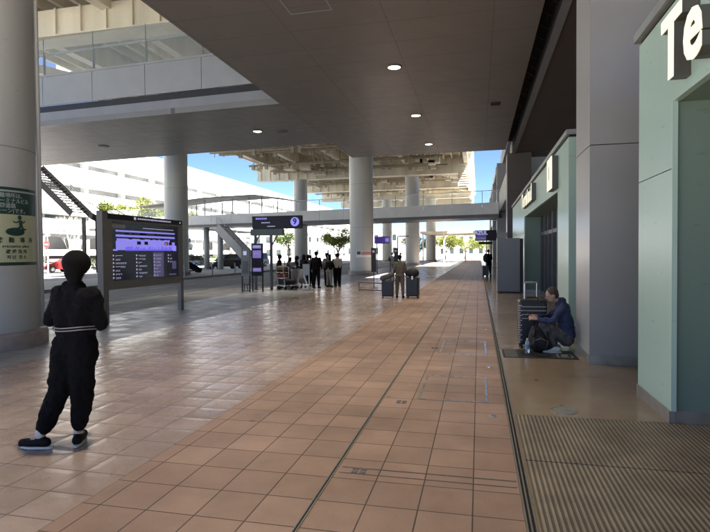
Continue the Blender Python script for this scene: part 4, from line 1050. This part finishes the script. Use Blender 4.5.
# squatting man against the pillar; local axes = world axes
J = dict(head=(1.135, 8.92, .905), neck=(1.27, 8.99, .82), shL=(1.29, 8.83, .74), shR=(1.33, 9.13, .74), pelvis=(1.38, 9.0, .26), hipL=(1.35, 8.91, .20), hipR=(1.36, 9.08, .20),
         knL=(1.00, 8.86, .43), knR=(1.03, 9.08, .45), anL=(1.16, 8.80, .09), anR=(1.20, 9.07, .09), toeL=(-1, -.12), toeR=(-1, .05),
         elL=(1.12, 8.74, .51), elR=(1.12, 9.14, .54), haL=(.90, 8.80, .53), haR=(.92, 9.02, .545))
mn = person('man in navy jacket squatting against the grey pillar looking at his phone', (0, 0, 0), 0, J, M['c_navy'], M['c_dgrey'], M['shoe'], M['hairb'], hair='short', vox=.011, headdir=(-.9, -.12, -.32), baggy=1.05, hold={'L': (-1, .25, .12), 'R': (-1, -.25, .1)})
obj('collar', MB().cap((1.24, 8.96, .80), (1.30, 9.0, .80), .062, .066), M['c_navy'], mn, remesh=.012)
ph = solo('phone', MB().obox((.79, 8.90, .585), (.035, .005, -.025), (0, .037, 0), (.003, 0, .004)), M['phone'], 'small dark red phone in the hands of the squatting man', 'phone')
# man with two suitcases
mm = person('man in khaki brown clothes walking away between two suitcases', (-2.72, 18.6, 0), 4, stand('down', wide=.11, step=.04), M['c_khaki'], M['c_khaki'], M['shoeb'], M['hair'], k=.90, detail=False, vox=.018)
t = thing('shoulder_bag', 'pale grey bag hanging at the left side of the khaki man', 'bag', (-2.97, 18.5, .6))
mb = MB().ell((-2.97, 18.5, .72), (.09, .1, .2)); obj('bag_body', mb, M['c_grey'], t, remesh=.02)
obj('bag_strap', MB().path([(-2.95, 18.5, .88), (-2.9, 18.5, 1.15), (-2.87, 18.58, 1.22)], .012), M['c_grey'], t)
s1 = suitcase('black suitcase with a grey bag on top, left of the khaki man', (-3.14, 18.5, 0), 8, .42, .26, .62, M['case'], handle=.2)
t = thing('duffel_bag', 'slumped grey duffel lying on top of the left suitcase', 'bag', (-3.14, 18.45, .65))
obj('bag_body', MB().cap((-3.32, 18.45, .70), (-2.98, 18.45, .82), .10, .09), M['c_dgrey'], t, remesh=.02)
s1 = suitcase('tall black suitcase with a small white tag, right of the khaki man', (-2.27, 18.65, 0), -6, .44, .28, .72, M['case'], handle=.0)
t = thing('travel_bag', 'black travel bag with white tag on top of the right suitcase', 'bag', (-2.27, 18.6, .75))
obj('bag_body', MB().ell((-2.27, 18.6, .88), (.24, .16, .17)), M['nylon'], t, remesh=.02)
obj('white_tag', MB().box(-2.29, -2.23, 18.39, 18.40, .66, .78), M['whites'], t)

# queue of people
crowd = [
 ('short haired person in black clothes at the left end of the queue', -9.05, 23.15, -80, 'fwd', .1, 'c_black', 'c_black', 'round', False, .93),
 ('dark haired person behind the loaded luggage cart', -8.72, 23.9, 170, 'fwd', .1, 'c_dnavy', 'c_black', 'short', False, .86),
 ('person in dark top and grey jeans bending over the carts', -8.2, 22.9, 50, 'fwd', .75, 'c_dnavy', 'c_grey', 'long', False, .94),
 ('long haired woman in black top and light grey skirt', -7.98, 23.5, -30, 'fwd', .1, 'c_black', 'c_grey', 'long', True, .93),
 ('woman in navy coat beside the pale panel stand', -7.68, 23.7, 25, 'down', 0, 'c_dnavy', 'c_black', 'short', False, .90),
 ('person in dark coat just right of the luggage cart', -8.46, 23.7, -60, 'fwd', .2, 'c_black', 'c_dgrey', 'round', False, .90),
 ('dark clothed person half hidden behind the skirted woman', -8.1, 24.6, 15, 'down', .1, 'c_black', 'c_black', 'round', False, .92),
 ('dark haired person seen between the tall man and the facing woman', -7.3, 25.2, -10, 'down', 0, 'c_dgrey', 'c_black', 'round', False, .95),
 ('tallest man of the queue in a black jacket, back turned', -7.27, 23.3, 0, 'down', 0, 'c_black', 'c_black', 'short', False, 1.0),
 ('dark haired woman facing left in black, right of the tall man', -6.98, 24.5, 95, 'phone', 0, 'c_dgrey', 'c_black', 'bun', False, .91),
 ('person in wide black top and light grey trousers', -6.86, 24.0, -15, 'fold', .15, 'c_black', 'c_grey', 'short', False, .86),
 ('dark haired person in black behind the beige one', -6.85, 25.3, 10, 'down', 0, 'c_black', 'c_black', 'short', False, .93),
 ('person in light beige top at the right end of the queue', -6.62, 24.7, 40, 'fwd', 0, 'c_beige', 'c_black', 'short', False, .94),
]
for (lb, x, y, rz, arm, lean, tp, bt, hr, sk, k) in crowd:
    person(lb, (x, y, 0), rz, stand(arm, lean), M[tp], M[bt], M['shoeb'], M['hair'], hair=hr, skirt=sk, k=k, detail=False, vox=.02, group='people queueing at the bus stop')
person('person in white top with black jacket standing far behind the blade signs', (-5.95, 37, 0), 20, stand('fold'), M['c_black'], M['c_black'], M['shoeb'], M['hair'], detail=False, vox=.025, k=.96)
person('person in pale clothes next to the black jacketed one far behind', (-5.5, 38, 0), -60, stand('phone'), M['c_white'], M['c_white'], M['shoe'], M['hair'], detail=False, vox=.025, k=.95)
person('dark clothed person with backpack far down the right side of the walkway', (.62, 36, 0), -15, stand('fwd'), M['c_black'], M['c_black'], M['shoeb'], M['hair'], detail=False, vox=.025, k=1.03)
t = thing('backpack', 'bulky black backpack on the back of the far right person', 'backpack', (.45, 35.8, 1.1))
obj('bag_body', MB().ell((.45, 35.82, 1.2), (.2, .16, .3)), M['nylon'], t, remesh=.025)
suitcase('grey suitcase standing beside the far right person', (.42, 35.7, 0), 10, .42, .28, .7, M['greyd'], handle=.3)
# luggage carts
def cart(label, loc, rz, boxes):
    t = thing('luggage_cart', label, 'luggage cart', (0, 0, 0), 'luggage carts in the queue')
    obj('platform', MB().box(-.28, .28, -.42, .42, .16, .2), M['steel'], t)
    obj('push_frame', MB().path([(-.27, -.42, .2), (-.27, -.52, 1.0), (.27, -.52, 1.0), (.27, -.42, .2)], .02).tube((-.27, -.45, .5), (.27, -.45, .5), .012).tube((-.27, -.48, .75), (.27, -.48, .75), .012), M['steel'], t)
    for p in ((-.24, -.36), (.24, -.36), (0, .38)): obj('wheel', MB().tube((p[0] - .02, p[1], .08), (p[0] + .02, p[1], .08), .08, n=16), M['tyre'], t)
    t.location = loc; t.rotation_euler = (0, 0, R(rz)); 
    return t
cart('luggage cart stacked with red and brown bags at the left of the queue', (-8.75, 22.9, 0), 20, None)
for i, (x, y, z, w_, d_, h_, m_, nm, lb) in enumerate(((-8.75, 22.9, .2, .5, .6, .26, 'case', 'suitcase', 'dark suitcase lying lowest on the left luggage cart'), (-8.73, 22.88, .46, .48, .5, .2, 'redbox', 'red_bag', 'red bag in the middle of the left luggage cart'), (-8.75, 22.9, .66, .44, .45, .18, 'nylon', 'duffel_bag', 'dark bag above the red one on the left cart'), (-8.77, 22.86, .84, .4, .36, .2, 'brownbox', 'brown_box', 'brown carton topmost on the left luggage cart'))):
    t = thing(nm, lb, 'luggage', (x, y, z))
    obj('bag_body', MB().box(x - w_ / 2, x + w_ / 2, y - d_ / 2, y + d_ / 2, z + .003, z + h_ - .003), M[m_], t, bevel=.05)
    obj('grip', MB().path([(x - .08, y - d_ / 2, z + h_ * .5), (x - .06, y - d_ / 2 - .04, z + h_ * .6), (x + .06, y - d_ / 2 - .04, z + h_ * .6), (x + .08, y - d_ / 2, z + h_ * .5)], .012), M['black'], t)
cart('luggage cart with black bags in front of the bending person', (-8.28, 22.45, 0), -35, None)
t = thing('duffel_bag', 'low black duffel lying on the second luggage cart', 'bag', (-8.28, 22.45, .2))
obj('bag_body', MB().cap((-8.4, 22.4, .34), (-8.12, 22.5, .34), .13), M['nylon'], t, remesh=.02)
t = thing('queue_stand', 'small stand with pale grey panel, slanted white leg and white base', 'stand', (-7.55, 22.7, 0))
obj('panel', MB().box(-7.72, -7.40, 22.68, 22.72, .62, 1.12), M['greyl'], t)
obj('leg', MB().beam((-7.68, 22.72, .62), (-7.5, 22.72, .1), .05, .05).beam((-7.44, 22.74, .62), (-7.44, 22.74, .1), .04, .04), M['whites'], t)
obj('base', MB().box(-7.72, -7.42, 22.6, 22.85, 0, .2), M['whites'], t, bevel=.02)
obj('base_mark', MB().obox((-7.57, 22.597, .1), (.04, 0, 0), (0, .002, 0), (0, 0, .05)), M['black'], t)

# ------------------------------------------------------------------ cars
def car(label, loc, rz, m, L_=4.6, H_=1.75, W_=1.85):
    t = thing('parked_car', label, 'car', (0, 0, 0), 'cars on the far road')
    def sec(pts, hw0, hw1, nm, mm, par=t, bev=.05):
        n = len(pts); vs = []
        zmin, zmax = min(p[1] for p in pts), max(p[1] for p in pts)
        for sg_ in (-1, 1):
            for x, z in pts:
                f = (z - zmin) / (zmax - zmin); vs.append((sg_ * (hw0 + (hw1 - hw0) * f), x, z))
        fs = [tuple(range(n)), tuple(range(n, 2 * n))[::-1]] + [(i, (i + 1) % n, n + (i + 1) % n, n + i) for i in range(n)]
        mb = MB().add(vs, fs); return obj(nm, mb, mm, par, bevel=bev)
    l, h, w_ = L_ / 2, H_, W_ / 2
    b = sec([(-l, .32), (-l, .95), (-l + .1, 1.02), (l * .42, 1.02), (l - .15, .88), (l, .7), (l, .32)], w_, w_ * .95, 'body', m)
    sec([(-l + .12, 1.0), (-l + .3, h), (l * .12, h), (l * .47, 1.0)], w_ * .94, w_ * .74, 'cabin', m, bev=.06)
    sec([(-l + .25, 1.07), (-l + .4, h - .1), (l * .1, h - .1), (l * .38, 1.07)], w_ * .945 + .004, w_ * .78 + .012, 'side_windows', M['dglass'], bev=0)
    obj('windscreen', MB().add([(-w_ * .8, l * .45, 1.05), (w_ * .8, l * .45, 1.05), (w_ * .66, l * .145, h - .07), (-w_ * .66, l * .145, h - .07)], [(0, 1, 2, 3)]).xform(Matrix.Translation((0, .025, .01))), M['dglass'], t)
    obj('rear_window', MB().add([(-w_ * .8, -l + .13, 1.12), (w_ * .8, -l + .13, 1.12), (w_ * .68, -l + .27, h - .12), (-w_ * .68, -l + .27, h - .12)], [(0, 1, 2, 3)]), M['dglass'], t)
    for sx in (-1, 1):
        for y in (-l * .62, l * .62):
            wh = obj('wheel', MB().tube((sx * (w_ - .2), y, .34), (sx * (w_ + .01), y, .34), .34, n=28), M['tyre'], t)
            obj('rim', MB().tube((sx * (w_ + .008), y, .34), (sx * (w_ + .02), y, .34), .21, n=20), M['steel'], wh)
        obj('headlight', MB().box(sx * w_ * .85 - .2, sx * w_ * .85 + .06 * sx + .1, l - .12, l + .015, .68, .82), M['lampw'], t, bevel=.02)
        obj('tail_light', MB().box(sx * w_ * .85 - .08, sx * w_ * .85 + .08, -l - .015, -l + .1, .75, .98), M['redm'], t, bevel=.02)
        obj('mirror', MB().ell((sx * (w_ + .1), l * .38, 1.08), (.1, .06, .07)), m, t, smooth=True)
    obj('grille', MB().box(-.5, .5, l - .05, l + .012, .42, .62), M['black'], t)
    obj('number_plate', MB().box(-.17, .17, l + .012, l + .02, .44, .54), M['whites'], t)
    t.location = loc; t.rotation_euler = (0, 0, R(rz)); return t
car('black estate car parked on the far road below the bridge', (-28.3, 56, -.14), 150, M['carb'])
car('white van like car parked behind the timetable stands', (-30.2, 68, -.14), 165, M['carw'], H_=1.9)
car('dark red car parked at the far left beyond the woman', (-43.0, 47, -.14), 175, M['carr'], H_=1.4)
car('black car parked behind the bridge legs', (-34.5, 60, -.14), 0, M['carb'], H_=1.6)

# bollards / guard rail on island, road sign
t = thing('guard_rail', 'white low guard rail along the outer edge of the far road', 'guard rail', (-46, 40, 0))
mb = MB(); mb.beam((-45.6, 20, .75), (-45.6, 120, .75), .06, .22)
obj('rail', mb, M['white'], t)
for y in range(20, 121, 4): obj('post', MB().tube((-45.65, y, 0), (-45.65, y, .85), .06, n=10), M['grey'], t)
bol = None
for i, y in enumerate(range(26, 76, 4)):
    x = -20.4
    if bol is None:
        bol = solo('bollard', MB().lathe((0, 0, 0), [(0, .85), (.05, .84), (.06, .8), (.06, 0)], 14), M['grey'], 'slim grey bollard on the kerb of the traffic island', 'bollard', 'slim grey bollards along the traffic island', smooth=True)
        bol.location = (x, y, 0)
    else:
        c_ = bol.copy(); COL.objects.link(c_); c_.location = (x, y, 0)
t = thing('road_sign', 'red round road sign on a white post at far left beside the column', 'road sign', (-37.6, 40, 0))
obj('sign_post', MB().tube((-37.6, 40, -.14), (-37.6, 40, 3.3), .06, n=12), M['white'], t)
obj('sign_disc', MB().lathe((0, 0, 0), [(0, 0), (.32, 0), (.32, .03), (0, .03)], 28).xform(Matrix.Translation((-37.6, 39.9, 2.6)) @ Matrix.Rotation(R(90), 4, 'X')), M['redm'], t)
obj('sign_bar', MB().box(-37.8, -37.4, 39.85, 39.866, 2.56, 2.64), M['whites'], t)
obj('lamp_head', MB().ell((-37.6, 40, 3.4), (.3, .2, .12)), M['whites'], t, smooth=True)
t = thing('road_sign', 'small blue direction sign on a post below the bridge beside the board column', 'road sign', (-27, 46, 0))
obj('sign_post', MB().tube((-27.9, 46, 0), (-27.9, 46, 3.6), .05, n=10), M['grey'], t)
obj('sign_plate', MB().box(-29.0, -26.9, 45.9, 45.95, 2.75, 3.15), mat('blue_sign', (.03, .12, .25), .4), t)
obj('sign_strip', MB().box(-28.7, -28.1, 45.89, 45.898, 2.87, 3.02), M['whites'], t)

# ------------------------------------------------------------------ trees
def tree(label, x, y, h, cr, leaf, n=2600, seed=1, trunk_h=None, size=.16, flat=.75):
    rnd = random.Random(seed); th = trunk_h or h * .4
    t = thing('street_tree', label, 'tree', (x, y, 0), 'street trees beyond the road')
    mb = MB(); tips = []
    mb.tube((x, y, -.15), (x + .1, y, th), .16, .11, n=10)
    for i in range(9):
        a = 2 * math.pi * i / 9 + rnd.random(); l = cr * (.5 + .5 * rnd.random()); z = th + (h - th) * (.25 + .6 * rnd.random())
        p = Vector((x + .1, y, th - .2 * rnd.random())); q = Vector((x + l * math.cos(a), y + l * math.sin(a), z)); m_ = p.lerp(q, .5) + Vector((0, 0, .3))
        mb.tube(p, m_, .07, .045, n=6); mb.tube(m_, q, .045, .015, n=6); tips += [q, m_]
        for j in range(3):
            a2 = a + rnd.uniform(-1, 1); e = m_ + Vector((math.cos(a2), math.sin(a2), rnd.uniform(.2, .9))) * cr * .4; mb.tube(m_, e, .025, .01, n=5); tips.append(e)
    obj('trunk', mb, M['bark'], t)
    lm = MB()
    cl = [(p, cr * rnd.uniform(.16, .36)) for p in tips]
    for i in range(n):
        c_, r_ = rnd.choice(cl); d = Vector((rnd.gauss(0, 1), rnd.gauss(0, 1), rnd.gauss(0, flat))).normalized() * r_ * rnd.random() ** .4
        c_ = c_ + d; a = Vector((rnd.uniform(-1, 1), rnd.uniform(-1, 1), rnd.uniform(-.6, .6))).normalized(); b = a.cross(Vector((rnd.uniform(-1, 1), rnd.uniform(-1, 1), 1))).normalized()
        s_ = size * rnd.uniform(.6, 1.3)
        lm.add([c_ - a * s_, c_ + b * s_ * .5, c_ + a * s_, c_ - b * s_ * .5], [(0, 1, 2, 3)])
    obj('crown', lm, leaf, t)
    return t
tree('yellow green leafy tree behind the information board', -40.5, 56, 8.6, 3.4, M['leafy'], seed=2, n=5200, trunk_h=5.2)
tree('second yellow green tree close to the column behind the board', -38.5, 62, 8.2, 2.8, M['leafy'], seed=3, n=3600, trunk_h=5)
tree('yellow green tree left of the central column beyond the queue', -24.6, 92, 6.6, 3.2, M['leafy'], seed=4, n=5000, trunk_h=1.8)
tree('smaller green tree behind the queue sign on the left of the far column', -34, 92, 6.2, 2.8, M['leafg'], seed=5, n=3000, trunk_h=2.4)
tree('bushy yellow green tree far beyond the purple sign', -12.5, 112, 5.4, 3.6, M['leafy'], seed=6, n=5200, trunk_h=1.6)
tree('bushy green tree under the far canopy on the left', -7.5, 124, 6.0, 4.2, M['leafy'], seed=7, n=5200, trunk_h=1.6)
tree('bushy yellow green tree under the far canopy in the middle', -3.0, 120, 6.0, 4.2, M['leafy'], seed=8, n=5200, trunk_h=1.6)
tree('bushy green tree under the far canopy at the right end', 1.5, 126, 6.0, 3.0, M['leafg'], seed=9, n=3000, trunk_h=1.6)
# bare tree
def bare(label, x, y, h, seed):
    rnd = random.Random(seed); t = thing('bare_tree', label, 'tree', (x, y, 0)); mb = MB()
    mb.tube((x, y, -.14), (x, y, 1.6), .13, .1)
    def br(p, d, l, r, k):
        q = p + d * l; mb.tube(p, q, r, r * .65, n=5)
        if k == 0: return
        for _ in range(3):
            d2 = (d + Vector((rnd.uniform(-.45, .45), rnd.uniform(-.45, .45), rnd.uniform(.0, .35)))).normalized(); br(q, d2, l * .78, r * .6, k - 1)
    for i in range(5):
        a = i * 1.3; br(Vector((x, y, 1.5)), Vector((.35 * math.cos(a), .35 * math.sin(a), 1)).normalized(), h * .26, .05, 3)
    obj('trunk', mb, mat('pale_bark', (.40, .37, .32), .9), t)
bare('leafless pale tree with upright twigs above the woman\'s head', -39.6, 45, 5.6, 4)
hd = MB(); rnd = random.Random(8)
for i in range(5200):
    c_ = Vector((-47 + rnd.uniform(-.5, .5), rnd.uniform(52, 90), rnd.uniform(.0, 1.15))); a = Vector((rnd.uniform(-1, 1), rnd.uniform(-1, 1), rnd.uniform(-1, 1))).normalized() * .14; b = a.cross(Vector((.3, .2, 1))).normalized() * .08
    hd.add([c_ - a, c_ + b, c_ + a, c_ - b], [(0, 1, 2, 3)])
solo('hedge', hd, M['leafg'], 'low clipped green hedge behind the guard rail across the road', 'hedge')

# ------------------------------------------------------------------ light, sky, camera
w = bpy.data.worlds.new('World'); scene.world = w; w.use_nodes = True
nt = w.node_tree; bg = nt.nodes['Background']; sky = nt.nodes.new('ShaderNodeTexSky'); sky.sky_type = 'NISHITA'; sky.sun_disc = False
to_sun = Vector((.42, -.36, .84)).normalized()
el = math.asin(to_sun.z); az = math.atan2(to_sun.x, to_sun.y)
sky.sun_elevation = el; sky.sun_rotation = az; sky.air_density = .5; sky.dust_density = 0; sky.ozone_density = 3; sky.altitude = 4000
nt.links.new(sky.outputs[0], bg.inputs['Color']); bg.inputs['Strength'].default_value = .05
su = bpy.data.lights.new('sun', 'SUN'); su.energy = 5.0; su.angle = R(.5); su.color = (1, .95, .88)
so = bpy.data.objects.new('sun', su); so.rotation_euler = to_sun.to_track_quat('Z', 'Y').to_euler(); so.location = (0, -20, 40); COL.objects.link(so)

cam = bpy.data.cameras.new('camera'); co = bpy.data.objects.new('camera', cam); COL.objects.link(co)
cam.sensor_width = 36; cam.lens = 530 / 710 * 36; cam.clip_end = 3000; cam.clip_start = .05
yaw, pitch, roll = R(13.15), math.atan(13 / 530), R(.5)
f = Vector((-math.sin(yaw) * math.cos(pitch), math.cos(yaw) * math.cos(pitch), -math.sin(pitch)))
r = Vector((math.cos(yaw), math.sin(yaw), 0)); u = r.cross(f)
r2 = r * math.cos(roll) - u * math.sin(roll); u2 = u * math.cos(roll) + r * math.sin(roll)
mt = Matrix((r2, u2, -f)).transposed().to_4x4(); mt.translation = Vector((0, 0, 1.6)); co.matrix_world = mt
scene.camera = co
scene.view_settings.view_transform = 'Standard'; scene.view_settings.look = 'None'; scene.view_settings.gamma = 1; scene.view_settings.use_curve_mapping = False
scene.view_settings.exposure = 3.0
